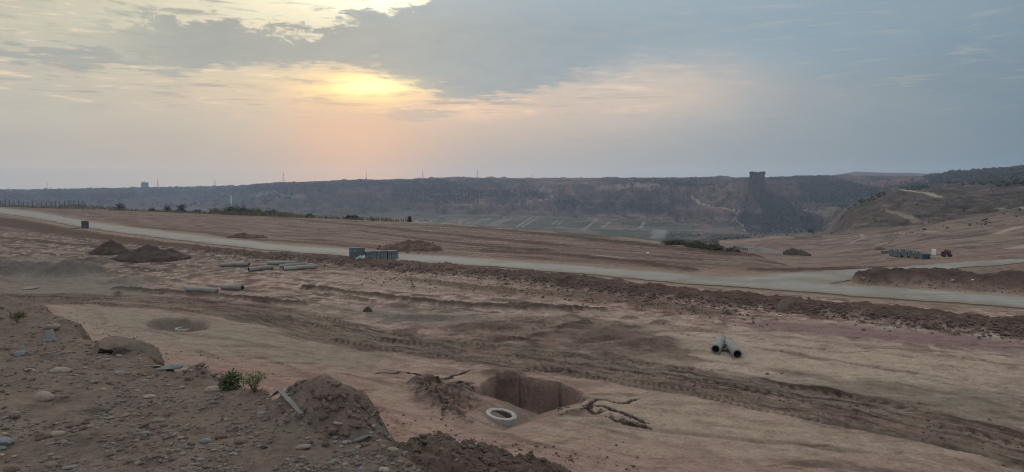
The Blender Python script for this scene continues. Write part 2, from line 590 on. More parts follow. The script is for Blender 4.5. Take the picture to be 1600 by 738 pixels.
# ---- site colours
sand = (0.280, 0.212, 0.172)
pink = (0.255, 0.165, 0.138)
dark = (0.075, 0.052, 0.041)
redbrown = (0.140, 0.096, 0.076)
grey = (0.165, 0.148, 0.124)
big1 = fbm(X / 17, Y / 17, 4, 11)
DX, DY = 0.80, -0.60                                               # haul direction across the site
AL, AC = X * DX + Y * DY, -X * DY + Y * DX                          # along and across it
str1 = fbm(AL / 16, AC / 1.1, 4, 21)
str2 = fbm(AL / 5, AC / 0.35, 3, 31)
fine = fbm(X / 0.9, Y / 0.9, 4, 41)
COL[...] = np.array(sand, np.float32)
blend(pink, sstep(-0.15, 0.35, big1 + 0.35 * str1) * 0.8)
blend(redbrown, sstep(0.08, 0.5, str1 + 0.25 * str2) * 0.85)
blend((0.31, 0.262, 0.215), sstep(0.1, 0.5, -str1 + 0.3 * str2) * 0.6)
blend((0.085, 0.060, 0.048), sstep(0.18, 0.34, fbm(AL / 7, AC / 0.5, 4, 35)) * sstep(-0.2, 0.3, fbm(X / 9, Y / 9, 3, 36)) * 0.75)
far_site = sstep(58, 75, RR + 0 * X)
blend((0.120, 0.081, 0.067), far_site * (0.65 + 0.3 * sstep(-0.3, 0.3, str1)))
blend((0.062, 0.043, 0.036), far_site * sstep(0.08, 0.3, fbm(AL / 12, AC / 1.4, 5, 37)) * 0.85)
blend((0.27, 0.215, 0.175), far_site * sstep(0.2, 0.38, fbm(AL / 11, AC / 0.9, 5, 38)) * 0.75)
# churned, crusty ground between the road and the haul track
cw = (1 - sstep(9, 24, np.abs(AC - 40 + 6 * big1))) * (RR < 140)
kc = cw > 0.01
cr1, cr2 = fk(kc, X / 1.5, Y / 1.5, 5, 71), fk(kc, X / 0.8 + .3 * AL, Y / 0.8, 4, 72)
blend((0.075, 0.052, 0.042), cw * sstep(0.03, 0.22, cr1 + .3 * str1) * 0.75)
blend((0.40, 0.34, 0.29), cw * sstep(0.10, 0.32, cr2 - .5 * cr1) * 0.65)
Z += cw * (0.09 * cr1 + 0.05 * cr2)
Z += near * (0.16 * fbm(X / 14, Y / 14, 3, 51) + 0.05 * fbm(X / 3, Y / 3, 3, 52) + 0.035 * str1 + 0.02 * str2)


def bpoly(pix, z=0.0):
    return [P(u, v, z) for u, v in pix]


def patch(pix, col, amt, soft=2.0, wob=1.5, z=0.0, seed=60):
    """a patch of another soil with a wandering edge, outlined on the ground"""
    poly = bpoly(pix, z)
    d0 = sdf(X, Y, poly, soft + wob + 1)
    d = d0 + wob * (fk(d0 < soft + 2 * wob + 1, X / 2.2, Y / 2.2, 3, seed) + 0.6 * str1)
    m = (1 - sstep(-soft, soft, d)) * amt
    blend(col, m)
    return m


# grey, pale and pink areas of soil
patch([(0, 404), (60, 402), (150, 408), (170, 430), (260, 455), (240, 466), (0, 464)], grey, 0.85)
patch([(100, 478), (330, 490), (470, 520), (640, 560), (560, 580), (420, 580), (250, 545), (120, 510)], (0.225, 0.192, 0.15), 0.8)
patch([(500, 478), (700, 480), (800, 505), (700, 515), (560, 500)], (0.17, 0.15, 0.13), 0.6)
patch([(850, 520), (960, 505), (1080, 540), (1060, 560), (900, 555)], (0.16, 0.12, 0.10), 0.75)
patch([(1010, 505), (1250, 520), (1600, 570), (1600, 625), (1400, 605), (1150, 580), (1080, 560)], (0.345, 0.282, 0.225), 0.9)
patch([(1150, 590), (1400, 597), (1600, 620), (1600, 668), (1450, 648), (1300, 622)], (0.175, 0.155, 0.122), 0.85, 1.2, 0.8)
patch([(900, 590), (1200, 640), (1600, 715), (1600, 738), (1000, 700), (900, 640)], (0.305, 0.242, 0.192), 0.85)
patch([(540, 590), (660, 600), (700, 650), (800, 665), (1000, 690), (900, 700), (680, 680), (560, 620)], (0.28, 0.225, 0.175), 0.7)
patch([(560, 425), (760, 440), (900, 452), (1000, 475), (850, 470), (600, 448)], (0.20, 0.145, 0.115), 0.7)
patch([(500, 432), (720, 440), (700, 455), (560, 452)], (0.29, 0.235, 0.20), 0.6)
patch([(1180, 500), (1330, 510), (1600, 535), (1600, 556), (1380, 532), (1180, 515)], (0.19, 0.13, 0.125), 0.9, 0.8, 0.6)


# ---- roads
def edge_line(pix):
    return smooth_line([P(u, v) for u, v in pix], 6)


up_e = edge_line([(-140, 315), (-60, 319.5), (0, 325), (60, 332), (130, 345), (260, 362.5), (400, 379), (545, 390.5), (620, 396.5), (800, 408), (1000, 424), (1100, 432), (1300, 445), (1450, 455), (1600, 465.5), (1800, 482)])
lo_e = edge_line([(-140, 321), (-60, 327), (0, 334), (60, 342.5), (130, 356), (260, 373.5), (400, 389.5), (545, 401.5), (620, 408), (800, 420), (1000, 437), (1100, 446), (1300, 461), (1450, 472), (1600, 482.5), (1800, 499)])
b_up = edge_line([(1095, 436), (1180, 431.5), (1260, 426), (1400, 418), (1500, 411), (1600, 405), (1750, 396)])
b_lo = edge_line([(1240, 452), (1300, 443), (1350, 434), (1400, 428.5), (1450, 424), (1520, 418), (1600, 411.5), (1750, 402)])
road_poly = [tuple(p) for p in up_e] + [tuple(p) for p in lo_e[::-1]]
side_poly = [tuple(p) for p in b_up] + [tuple(p) for p in b_lo[::-1]]
road_d = np.minimum(sdf(X, Y, road_poly, 6), sdf(X, Y, side_poly, 6))
flat = sstep(0.3, 2.0, road_d)
shoulder = (1 - sstep(0.8, 3.2, road_d + 1.3 * str1))
blend((0.235, 0.182, 0.135), shoulder * 0.8)
blend((0.15, 0.13, 0.11), (1 - sstep(0.05, 0.6, road_d + 0.3 * fine)) * 0.7)
Z = Z * np.where(near > 0.5, flat, 1)


def wline(pix, n=6):
    """pixel polyline with extra columns -> world polyline"""
    return smooth_line([(*P(q[0], q[1]), *q[2:]) for q in pix], n)


def berm(pix, hgt, colr, clod=0.45, edge_noise=0.45, amt=0.92, seed=70, lumpy=0.3):
    """heap line of tipped soil; pixel columns: u, v, half width in metres"""
    pl = wline(pix)
    d, s, side, e = line_dist(X, Y, pl, 9)
    kk = d < 8.9
    hw = np.maximum(e[..., 0], 0.05)
    q = d / hw + edge_noise * fk(kk, X / 1.7, Y / 1.7, 4, seed)
    m = (1 - sstep(0.55, 1.1, q)) * (d < 900) * sstep(0.0, 0.4, road_d)
    k = m > 0.001
    lump, lump2 = np.zeros_like(m), np.zeros_like(m)
    f1, f2, val = worley(X[k] / clod, Y[k] / clod, seed)
    lump[k] = np.clip(1 - f1 * 1.25, 0, 1) * (0.5 + val)
    g1, _, gv = worley(X[k] / (clod * 3.1), Y[k] / (clod * 3.1), seed + 1)
    lump2[k] = np.clip(1 - g1 * 1.2, 0, 1) * (0.3 + gv)
    global Z
    m = m * 1.0
    hgt = hgt * (0.12 + 0.88 * (1 - sstep(55, 115, RR)))
    Z = Z + m * hgt * (0.55 + 0.45 * fk(kk, X / 4, Y / 4, 3, seed + 2)) + m * (0.10 * lump * clod / 0.45 * (1 - sstep(60, 120, RR)) + lumpy * lump2 * hgt)
    shade = 1 + 0.5 * fk(kk, X / 0.7, Y / 0.7, 4, seed + 3)
    blend(colr, m * amt)
    COL[...] = COL * (1 + (shade - 1) * m)[..., None]
    ROUGH[...] = np.maximum(ROUGH, m * 1.0)
    return m


berm([(-60, 336, 3.5), (0, 345, 4.5), (60, 356, 4), (150, 370, 3), (300, 387, 2.2), (420, 400, 2.2), (520, 408, 2.4), (640, 418, 2.6), (760, 428, 2.6),
      (880, 441, 2.6), (1000, 457, 2.5), (1150, 470, 2.4), (1300, 486, 2.4), (1450, 502, 2.3), (1600, 519, 2.3), (1800, 542, 2.3)], 0.55, (0.078, 0.048, 0.036))
berm([(640, 436, .8), (760, 452, 1.2), (880, 462, 1.6), (1000, 472, 1.6), (1120, 490, 1.2)], 0.12, (0.125, 0.084, 0.068), 0.3, 0.9, 0.75, 80)
berm([(200, 353, .9), (300, 362, 1.0), (400, 374, 1.3), (480, 379, 1.2), (560, 386, .8)], 0.35, (0.10, 0.066, 0.05), 0.45, 0.6, 0.9, 90)
berm([(1345, 440, 0.8), (1400, 436, 1.9), (1470, 438, 3.0), (1540, 440, 3.9), (1600, 442, 4.5), (1760, 455, 5)], 1.6, (0.068, 0.044, 0.036), 0.4, 0.22, 0.95, 100, 0.06)
for k, pl in enumerate(([(420, 339, .8), (560, 352, 1.2), (760, 372, 1.4), (880, 385, 1.0)], [(700, 352, .8), (830, 364, 1.1), (960, 378, 1.4), (1080, 391, 1.2)],
                        [(560, 360, .6), (700, 379, .8), (850, 392, .8)], [(760, 392, .6), (930, 404, .8), (1080, 424, .8)], [(900, 372, .5), (1020, 383, .8), (1180, 398, 1.6)],
                        [(1180, 424, .8), (1290, 417, 1), (1400, 412, .7), (1500, 407, .6)], [(1240, 404, .9), (1330, 408, 1.0), (1460, 403, 1.0)],
                        [(0, 372, .8), (140, 384, .8), (240, 396, .5)], [(180, 452, .3), (300, 462, .35), (470, 478, .3)], [(480, 452, .3), (720, 478, .4), (940, 486, .3)])):
    berm([(a_, b_, c_ * 1.35) for a_, b_, c_ in pl], 0.28, (0.075, 0.050, 0.040), 0.35, 0.8, 0.92, 110 + 5 * k)


rz_poly = bpoly([(700, 508), (780, 494), (900, 492), (1020, 508), (1090, 535), (1085, 562), (960, 560), (840, 548), (720, 545)])
rd_ = sdf(X, Y, rz_poly, 6)
kz_ = rd_ < 5
rzm = (1 - sstep(-2.0, 1.0, rd_ + 1.4 * fk(kz_, X / 2, Y / 2, 4, 76))) * kz_
r1, r2 = fk(kz_, X / 1.6, Y / 1.1, 5, 77), fk(kz_, X / .35, Y / .35, 3, 78)
Z += rzm * (0.34 * np.abs(r1) + 0.06 * r2)
blend((0.165, 0.120, 0.098), rzm * 0.6)
blend((0.075, 0.052, 0.042), rzm * sstep(0.02, 0.3, r1 + .2 * r2) * 0.8)
blend((0.28, 0.225, 0.185), rzm * sstep(0.1, 0.4, -r1) * 0.6)
ROUGH[...] = np.maximum(ROUGH, rzm)


def rubble_zone(pix, amp, colr, darkc, cell=.3, seed=600):
    d_ = sdf(X, Y, bpoly(pix), 4)
    k = d_ < 3
    m = (1 - sstep(-.5, .5, d_ + .7 * fk(k, X / .8, Y / .8, 4, seed))) * k
    a_, b_, v_ = np.zeros_like(X), np.zeros_like(X), np.zeros_like(X)
    wx_, wy_ = X + .15 * fk(k, X / .4, Y / .4, 3, seed + 1), Y + .15 * fk(k, X / .4, Y / .4, 3, seed + 2)
    a_[k], b_[k], v_[k] = worley(wx_[k] / cell, wy_[k] / cell, seed)
    gap = 1 - sstep(0.0, .28, b_ - a_)
    global Z
    Z = Z + m * amp * (v_ * .7 + .5 * fk(k, X / .7, Y / .7, 3, seed + 3)) - m * gap * amp * .6
    blend(colr, m * .8)
    COL[...] = COL * (1 + .35 * m * (v_ - .5))[..., None]
    blend(darkc, m * gap * .65)
    ROUGH[...] = np.maximum(ROUGH, m)


# ---- wheel and crawler tracks
def tyre(pix, offs, half=0.28, period=0.30, depth=0.05, chev=1.2, tint=(0.125, 0.090, 0.070), amt=0.8, seed=0):
    pl = wline(pix)
    d, s, side, e = line_dist(X, Y, pl, 6)
    kk = d < 5.9
    global Z
    for o in offs:
        t = side - o + 0.25 * fk(kk, s / 6, s * 0 + o, 2, seed + 5)
        m = (1 - sstep(half * .75, half * 1.15, np.abs(t))) * (d < 900)
        ph = s / period + chev * np.abs(t) / half * 0.5 + 0.45 * fk(kk, X / .9, Y / .9, 2, seed)
        lug = np.abs((ph % 1.0) - 0.5) * 2
        lug = sstep(0.30, 0.62, lug)
        keep = sstep(-0.15, 0.25, fk(kk, s / 4, t / 1.5 + o * 3, 3, seed + 9))
        Z = Z + m * keep * (depth * lug - depth * 0.9) * flat
        ridge = np.exp(-((np.abs(t) - half * 1.3) / (half * .35)) ** 2) * (d < 900)
        Z = Z + ridge * keep * depth * 0.7 * flat
        blend(tint, m * keep * amt * (1 - 0.7 * lug))
        blend((0.24, 0.19, 0.145), m * keep * amt * 0.25 * lug)


haul = [(-120, 463), (0, 467), (150, 468.5), (280, 475), (400, 489), (470, 503), (560, 524), (700, 544), (850, 561), (1000, 581), (1150, 606), (1300, 633), (1450, 664), (1600, 701), (1750, 745)]
pl = wline(haul)
hd, hs, hside, _ = line_dist(X, Y, pl, 8)
hm = (1 - sstep(1.6, 2.4, hd + 0.9 * fbm(AL / 4, AC / 0.8, 3, 130))) * (hd < 900)
blend((0.150, 0.112, 0.088), hm * 0.6)
blend((0.150, 0.138, 0.105), hm * sstep(-0.1, 0.3, fbm(hs / 14, hside / 1.2, 3, 137)) * 0.6)
hz = fbm(hs / 1.6, hside / 0.28, 4, 131)
Z += hm * (0.05 * hz + 0.05 * fbm(X / .5, Y / .5, 3, 132)) - hm * 0.05
blend(dark, hm * sstep(0.0, 0.4, hz) * 0.62)
ROUGH[...] = np.maximum(ROUGH, hm * 0.9)
blend((0.060, 0.043, 0.035), hm * sstep(0.08, 0.30, fbm(hs / 5, hside / 0.42, 4, 133)) * 0.8)
blend((0.24, 0.195, 0.155), hm * sstep(0.14, 0.42, fbm(hs / 6, hside / 0.5, 4, 134)) * 0.7)
Z += hm * 0.09 * fbm(hs / 5, hside / 0.45, 4, 133)
tyre(haul, (-1.6, -0.25, 1.25), 0.30, 0.40, 0.075, 1.4, dark, 0.75, 140)
tyre([(600, 540), (720, 556), (880, 577), (1040, 601), (1160, 625), (1300, 652)], (0.0, 0.55), 0.2, 0.26, 0.06, 0.9, (0.13, 0.094, 0.073), 0.7, 150)
tyre([(-80, 452), (60, 460), (180, 459), (320, 463), (470, 478)], (0, 1.5), 0.3, 0.5, 0.05, 1, (0.12, 0.086, 0.068), 0.6, 160)
tyre([(440, 455), (640, 468), (820, 484), (980, 503), (1120, 520), (1300, 535), (1600, 575)], (0, 1.9), 0.3, 0.4, 0.05, 1.2, (0.14, 0.098, 0.077), 0.7, 170)
tyre([(1180, 512), (1350, 545), (1500, 575), (1650, 612)], (0, 1.6), 0.28, 0.4, 0.03, 1, (0.2, 0.155, 0.12), 0.5, 175)
tyre([(700, 510), (800, 500), (950, 498), (1080, 512), (1250, 540)], (0, 1.7), 0.3, 0.4, 0.06, 1.2, (0.12, 0.085, 0.068), 0.7, 180)
tyre([(560, 410), (760, 436), (960, 470), (1160, 505)], (0, 2.0), 0.3, 0.5, 0.05, 1.2, (0.15, 0.105, 0.083), 0.5, 185)
tyre([(1000, 640), (1200, 664), (1400, 700), (1560, 735)], (0, 1.3), 0.22, 0.35, 0.03, 1, (0.19, 0.148, 0.115), 0.5, 190)
tyre([(150, 500), (340, 540), (520, 600), (600, 650)], (0, 1.2), 0.2, 0.35, 0.04, 1, (0.15, 0.10, 0.08), 0.6, 195)


def wheel_lines(n, seed):
    rg_ = np.random.default_rng(seed)
    global Z
    for q in range(n):
        y0 = 20 * (95 / 20) ** rg_.random()
        x0 = rg_.uniform(-.75, .75) * y0
        hd_ = math.atan2(DY, DX) + rg_.normal(0, .28)
        cv = rg_.normal(0, .010)
        pts, L = [], rg_.uniform(18, 55)
        for k in range(14):
            pts.append((x0, y0))
            hd_ += cv * L / 14
            x0 += math.cos(hd_) * L / 14
            y0 += math.sin(hd_) * L / 14
        if min(math.hypot(*p_) for p_ in pts) < 13:
            continue
        d, s_, side, _ = line_dist(X, Y, pts, 2.2)
        gauge, hw = rg_.choice([1.5, 1.9]), rg_.uniform(.12, .24)
        t = np.minimum(np.abs(side - gauge / 2), np.abs(side + gauge / 2))
        m = (1 - sstep(hw * .7, hw * 1.2, t)) * (d < 2.1) * flat
        keep = sstep(-.25, .25, fk(d < 2.15, s_ / 6 + q, side, 2, seed + q)) * rg_.uniform(.35, .8)
        dk = rg_.random() < .72
        blend((0.105, 0.076, 0.061) if dk else (0.315, 0.265, 0.215), m * keep * (.75 if dk else .6))
        Z = Z - m * keep * .035 + np.exp(-((t - hw * 1.4) / (hw * .4)) ** 2) * (d < 2.1) * keep * flat * .02


wheel_lines(46, 900)


def hump(u, v, rx, ry, h, rot=0.0, seed=0, colr=None, amt=0.8, rough=0.8):
    x0, y0 = P(u, v)
    c, s_ = math.cos(rot), math.sin(rot)
    a = ((X - x0) * c + (Y - y0) * s_) / rx
    b = (-(X - x0) * s_ + (Y - y0) * c) / ry
    q0 = np.sqrt(a * a + b * b)
    kk = q0 < 1.45
    q = q0 + 0.35 * fk(kk, X / (rx * .5), Y / (rx * .5), 4, 200 + seed)
    m = 1 - sstep(0.1, 1.0, q)
    global Z
    Z = Z + m * h * (1 + 0.35 * fk(kk, X / 0.8, Y / 0.8, 3, 210 + seed))
    if colr:
        blend(colr, (1 - sstep(0.5, 1.0, q)) * amt)
    ROUGH[...] = np.maximum(ROUGH, (1 - sstep(0.5, 1.0, q)) * rough)


hump(5, 425, 7, 3.0, 1.0, 0.2, 1, (0.125, 0.112, 0.095))
hump(112, 427, 4.2, 2.6, 1.05, 0.1, 2, (0.125, 0.112, 0.095))
hump(140, 412, 4, 1.5, 0.6, 0.0, 3, (0.12, 0.10, 0.084))
hump(215, 440, 4, 2, 0.4, 0.0, 4, (0.16, 0.14, 0.115), 0.6)
hump(960, 524, 3.2, 1.2, 0.28, -0.3, 5, (0.165, 0.126, 0.106), 0.7)
hump(905, 516, 1.5, 0.8, 0.25, -0.3, 15, (0.13, 0.095, 0.078), 0.7, 1.0)
hump(760, 510, 3.0, 0.9, 0.20, -0.1, 6, (0.13, 0.09, 0.075), 0.7)
hump(1020, 540, 2.8, 0.8, 0.25, -0.5, 7, (0.15, 0.112, 0.09), 0.7)
hump(420, 498, 3.5, 0.8, 0.28, -0.3, 8, (0.13, 0.10, 0.082), 0.7)
hump(660, 496, 4.5, 0.8, 0.25, -0.1, 9, (0.16, 0.14, 0.12), 0.6)


# ---- the two shaft pits
NEARK = (RR > 15) & (RR < 60)


def pit(rim_back, rim_front, depth, wall, ramp_w, colr):
    poly = bpoly(rim_back) + bpoly(rim_front)
    db = line_dist(X, Y, smooth_line(bpoly(rim_back), 5), 9)[0] + 0.14 * fk(NEARK, X / 0.5, Y / 0.5, 3, 220) + 0.30 * fk(NEARK, X / 1.3, Y / 1.3, 2, 223)
    df = line_dist(X, Y, smooth_line([bpoly(rim_back)[-1]] + bpoly(rim_front) + [bpoly(rim_back)[0]], 5), 9)[0]
    ins = inside(X, Y, [tuple(p) for p in smooth_line(poly + [poly[0]], 5)])
    m = np.where(ins, sstep(0.02, wall, db) * sstep(0.0, ramp_w, df), 0)
    global Z
    Z = Z - m * depth * (1 + 0.10 * fk(NEARK, X / .7, Y / .7, 3, 221))
    rim = np.where(ins, 1, 0) * (1 - sstep(0.6, 1.0, m) * 0.0)
    blend(colr, np.where(ins, sstep(0.02, 0.3, m), 0) * 0.9)
    ROUGH[...] = np.maximum(ROUGH, rim * 0.7)
    return m


hump(788, 584, 1.5, 0.5, 0.20, 0, 10, (0.15, 0.112, 0.092), 0.6)
hump(690, 618, 1.6, 1.0, 0.26, 0.6, 11, (0.14, 0.108, 0.088), 0.85, 1.0)
hump(665, 598, 0.9, 0.5, 0.30, 0.2, 12, (0.13, 0.10, 0.08), 0.85, 1.0)
hump(895, 645, 0.8, 0.4, 0.14, 0.3, 13, (0.16, 0.125, 0.10), 0.85, 1.0)
PIT_BACK = [(733, 622), (742, 605), (765, 592), (795, 586), (835, 590), (880, 598), (910, 612), (926, 634)]
PIT_FRONT = [(905, 650), (860, 664), (800, 684), (738, 674), (714, 652)]
pm = pit(PIT_BACK, PIT_FRONT, 1.35, 0.22, 4.2, (0.200, 0.142, 0.118))
ramp = pm * sstep(0.75, 1.5, line_dist(X, Y, smooth_line(bpoly(PIT_BACK), 5), 6)[0] + .3 * fbm(X / .5, Y / .5, 3, 222))
blend((0.215, 0.168, 0.138), ramp * (pm > 0) * 0.9)
pit([(208, 506), (235, 498), (280, 494), (325, 499), (348, 508)], [(325, 514), (285, 518.5), (235, 514)], 0.62, 1.2, 1.4, (0.150, 0.122, 0.098))


rubble_zone([(640, 606), (668, 596), (700, 598), (735, 600), (742, 616), (735, 640), (728, 656), (700, 648), (668, 632)], .22, (0.150, 0.115, 0.094), (0.05, 0.036, 0.029))


def crack(pix, depth=0.05, amt=0.97):
    pl = np.array([(*P(u, v), hw) for u, v, hw in pix])
    fine_l = [pl[0]]
    for a, b in zip(pl[:-1], pl[1:]):
        for k in range(1, 7):
            q = a + (b - a) * k / 6
            j = RNG.normal(0, 0.035, 2)
            fine_l.append(np.array([q[0] + j[0], q[1] + j[1], q[2] * RNG.uniform(.7, 1.3)]))
    d, s, side, e = line_dist(X, Y, fine_l, 1.2)
    hw = np.maximum(e[..., 0], 0.01)
    hw = hw * 0.42
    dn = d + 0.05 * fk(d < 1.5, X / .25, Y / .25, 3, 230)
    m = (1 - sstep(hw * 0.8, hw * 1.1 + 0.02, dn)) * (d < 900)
    global Z
    Z = Z - m * depth
    blend((0.036, 0.026, 0.021), (1 - sstep(hw * 1.1, hw * 1.3 + .05, dn)) * (d < 900) * amt)  # shade inside the gap put into the soil colour; the groove itself is shallow


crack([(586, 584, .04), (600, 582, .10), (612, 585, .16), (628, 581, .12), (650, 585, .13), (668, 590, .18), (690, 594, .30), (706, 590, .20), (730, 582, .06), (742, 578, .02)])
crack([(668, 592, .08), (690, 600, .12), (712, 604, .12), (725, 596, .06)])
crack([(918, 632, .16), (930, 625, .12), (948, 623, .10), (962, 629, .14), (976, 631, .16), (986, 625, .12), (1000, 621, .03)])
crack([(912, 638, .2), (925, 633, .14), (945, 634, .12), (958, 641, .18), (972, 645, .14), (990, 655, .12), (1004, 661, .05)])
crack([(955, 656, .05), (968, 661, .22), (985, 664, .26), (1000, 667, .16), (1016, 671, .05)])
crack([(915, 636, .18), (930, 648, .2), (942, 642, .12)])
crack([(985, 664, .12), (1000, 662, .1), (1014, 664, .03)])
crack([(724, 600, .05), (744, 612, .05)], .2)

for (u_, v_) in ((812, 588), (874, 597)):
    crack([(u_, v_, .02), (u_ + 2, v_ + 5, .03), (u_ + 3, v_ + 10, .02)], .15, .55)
# ---- the embankment the viewer stands on
EDGE_PIX = [(-160, 428), (-60, 452), (0, 470), (55, 486), (112, 518), (150, 540), (200, 552), (235, 568), (300, 586), (345, 601), (400, 618), (450, 640), (520, 655), (575, 664), (612, 690), (650, 728)]
TOPZ = 5.0
edge_w = [P(u, v, TOPZ) for u, v in EDGE_PIX] + [(0.3, 5.7), (2, 4.2), (5, 2.0), (12, -4), (14, -16), (-60, -16), (-60, 40)]
edge_w = [tuple(p) for p in smooth_line(edge_w[:17], 4)] + edge_w[17:]
bd = sdf(X, Y, edge_w, 14) + 0.25 * fbm(X / 2.2, Y / 2.2, 3, 299) + 0.24 * fbm(X / 0.9, Y / 0.9, 4, 300)
slope = TOPZ - np.clip(bd, 0, None) * 0.72 - 0.25 * sstep(0, 0.6, bd)
slope = slope + 0.15 * fbm(X / 1.2, Y / 1.2, 3, 301)
top = TOPZ + 0.10 * fbm(X / 2.4, Y / 2.4, 3, 302) + 0.05 * fbm(X / 0.6, Y / 0.6, 3, 303) - 0.02 * np.clip(-bd, 0, 4)
bank_z = np.where(bd < 0, top, np.minimum(top, slope))


def bump_on_bank(u, v, zc, rx, ry, h, rot=0, seed=0, sharp=1.0):
    x0, y0 = P(u, v, zc)
    c, s_ = math.cos(rot), math.sin(rot)
    a = ((X - x0) * c + (Y - y0) * s_) / rx
    b = (-(X - x0) * s_ + (Y - y0) * c) / ry
    q0 = np.sqrt(a * a + b * b)
    kk = q0 < 1.6
    q = q0 * (1 + 0.25 * fk(kk, X / (rx * .6), Y / (rx * .6), 3, 310 + seed))
    return h * np.clip(1 - np.clip(q, 0, 2) ** (1.0 if sharp < .9 else 1.35), 0, 1) * (1 + 0.16 * fk(kk, X / .3, Y / .3, 4, 320 + seed)), (1 - sstep(0.75, 1.05, q))


mounds = np.zeros(X.shape, np.float32)
for args in ((516, 640, 5.0, 0.78, 0.75, 0.43, 0.2, 1, 0.95), (572, 672, 4.9, 0.62, 0.6, 0.30, 0, 2, 0.95), (30, 478, 5.0, 2.6, 1.6, 0.16, -0.5, 3, 0.8), (85, 512, 5.0, 1.3, 1.2, 0.16, -0.5, 4, 0.8),
             (318, 583, 5.0, 0.4, 0.35, 0.20, 0, 5, 0.8), (430, 612, 5.0, 0.5, 0.4, 0.14, 0, 6, 0.8)):
    hh, mm = bump_on_bank(*args)
    bank_z = bank_z + hh
    mounds = np.maximum(mounds, mm)
# rubble spur running down to the right
spur = smooth_line([(-1.45, 8.6, 4.45), (-1.0, 9.9, 4.10), (-0.25, 10.9, 3.58), (0.6, 11.5, 3.15), (1.25, 12.0, 2.6), (2.2, 13.0, 1.6), (3.4, 14.4, 0.2)], 5)
sd_, ss_, side_, se_ = line_dist(X, Y, spur, 8)
spur_z = np.where(sd_ < 900, se_[..., 0] - np.where(side_ > 0, 0.22, 0.85) * sd_, -999)
rub, rub2 = np.zeros_like(X), np.zeros_like(X)
k = sd_ < 6
wx, wy = X[k] + .08 * fbm(X[k] / .2, Y[k] / .2, 2, 332), Y[k] + .08 * fbm(X[k] / .2, Y[k] / .2, 2, 333)
f1, f2, val = worley(wx / 0.34, wy / 0.34, 330)
g1, g2, gval = worley(wx / 0.13, wy / 0.13, 331)
rub[k] = sstep(0, .35, f2 - f1) * (0.3 + val)
rub2[k] = sstep(0, .4, g2 - g1) * (0.3 + gval)
spur_z = spur_z + 0.045 * rub + 0.022 * rub2 - 0.04 + 0.24 * fbm(X / .9, Y / .9, 4, 334)
is_spur = (spur_z > bank_z) & (spur_z > Z)
bank_top = np.maximum(bank_z, spur_z)
gm = sstep(-0.25, 0.15, bank_top - Z)
is_bank = (bank_top > Z)
Z = np.where(is_bank, bank_top, Z).astype(np.float32)
# soil of the embankment
bcol = np.zeros_like(COL)
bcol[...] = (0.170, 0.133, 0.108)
sv = COL.copy()
COL[...] = bcol
blend((0.215, 0.172, 0.138), sstep(0.0, 0.5, fbm(X / 1.8, Y / 1.8, 4, 340)) * 0.8)
blend((0.135, 0.106, 0.087), sstep(0.05, 0.5, fbm(X / 1.1, Y / 1.1, 4, 341)) * 0.8)
blend((0.085, 0.062, 0.050), sstep(0.25, 0.6, fbm(X / 0.5, Y / 0.5, 4, 342)) * 0.7)
blend((0.168, 0.127, 0.105), np.maximum(mounds, np.where(is_spur, 1, 0)) * 0.85)
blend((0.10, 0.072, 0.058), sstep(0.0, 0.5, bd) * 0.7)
bcol = COL.copy()
COL[...] = sv
foot = (1 - sstep(3.0, 11.0, bd - 3.5 + 2.5 * fbm(X / 3, Y / 3, 3, 343))) * near
blend((0.290, 0.185, 0.154), foot * 0.9)
fleck = sstep(0.18, 0.30, fbm(X / 0.55, Y / 0.40, 4, 344)) * sstep(-0.05, 0.3, fbm(X / 4, Y / 4, 2, 345))
foot2 = (1 - sstep(5.0, 13.0, bd)) * near
blend((0.115, 0.078, 0.062), fleck * foot2 * 0.8)
Z = Z + np.where(is_bank, 0, fleck * foot2 * 0.07)
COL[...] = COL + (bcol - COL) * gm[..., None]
BANK = gm * np.where(is_bank, 1, 0.3)
ROUGH[...] = np.maximum(ROUGH, gm * 0.8)
ROUGH[...] = np.maximum(ROUGH, np.where(is_spur, 1.0, 0))
Z = Z + gm * 0.018 * fbm(X / 0.12, Y / 0.12, 2, 346)

# ---- beyond the site: slopes, valley floor, far ridges
far = 1 - near
FARX = sstep(110, 260, RR)
dirt = np.array((0.155, 0.100, 0.093), np.float32)
hn1 = fbm(X / 160, Y / 160, 5, 400)
hn2 = fbm(X / 38, Y / 38, 4, 410)
rid = 1 - np.abs(fbm(X / 120, Y / 120, 4, 420)) * 2.2
relief = np.exp(-((np.log(RR) - np.log(ridge_r)) / 0.07) ** 2)
amp = FARX * (1 - near) * (1 - 0.92 * relief) * sstep(-37, -26, Z) * (1 - sstep(1.0, 1.25, RR / ridge_r))
amp_n = sstep(235, 300, RR) * (1 - sstep(420, 520, RR)) * (np.degrees(AZG) > 22)[None, :]
Z = Z + amp * (1 - amp_n) * (RR / 1200.0) * (13 * rid - 9.5 + 6.0 * hn2 + 7 * fbm(X / 70, Y / 70, 4, 432)) + amp_n * (1.6 * hn2 + 1.6 * (1 - np.abs(fbm(X / 30, Y / 30, 4, 430)) * 2.5) - 1.2 + 1.0 * fbm(X / 9, Y / 9, 4, 433) + 0.35 * fbm(X / 2.2, Y / 2.2, 3, 439))
TT = (AZG[None, :] * 1100 + 0 * RR).astype(np.float32)
gz = FARX * (1 - near) * sstep(-37, -30, Z) * sstep(600, 760, RR) * (1 - relief) * (1 - sstep(1.0, 1.1, RR / ridge_r))
gu = np.abs(fbm(TT / 70 + 0.5 * fbm(X / 60, Y / 60, 3, 437), RR / 260, 4, 436))
gul = np.exp(-(gu / 0.085) ** 2)
gu2 = np.abs(fbm(TT / 24, RR / 110, 4, 438))
gul2 = np.exp(-(gu2 / 0.09) ** 2)
Z = Z - gz * (9.0 * gul + 3.0 * gul2)
tz = (Z + 3.0 * fbm(X / 90, Y / 90, 3, 434)) / 8.0
ft = tz - np.floor(tz)
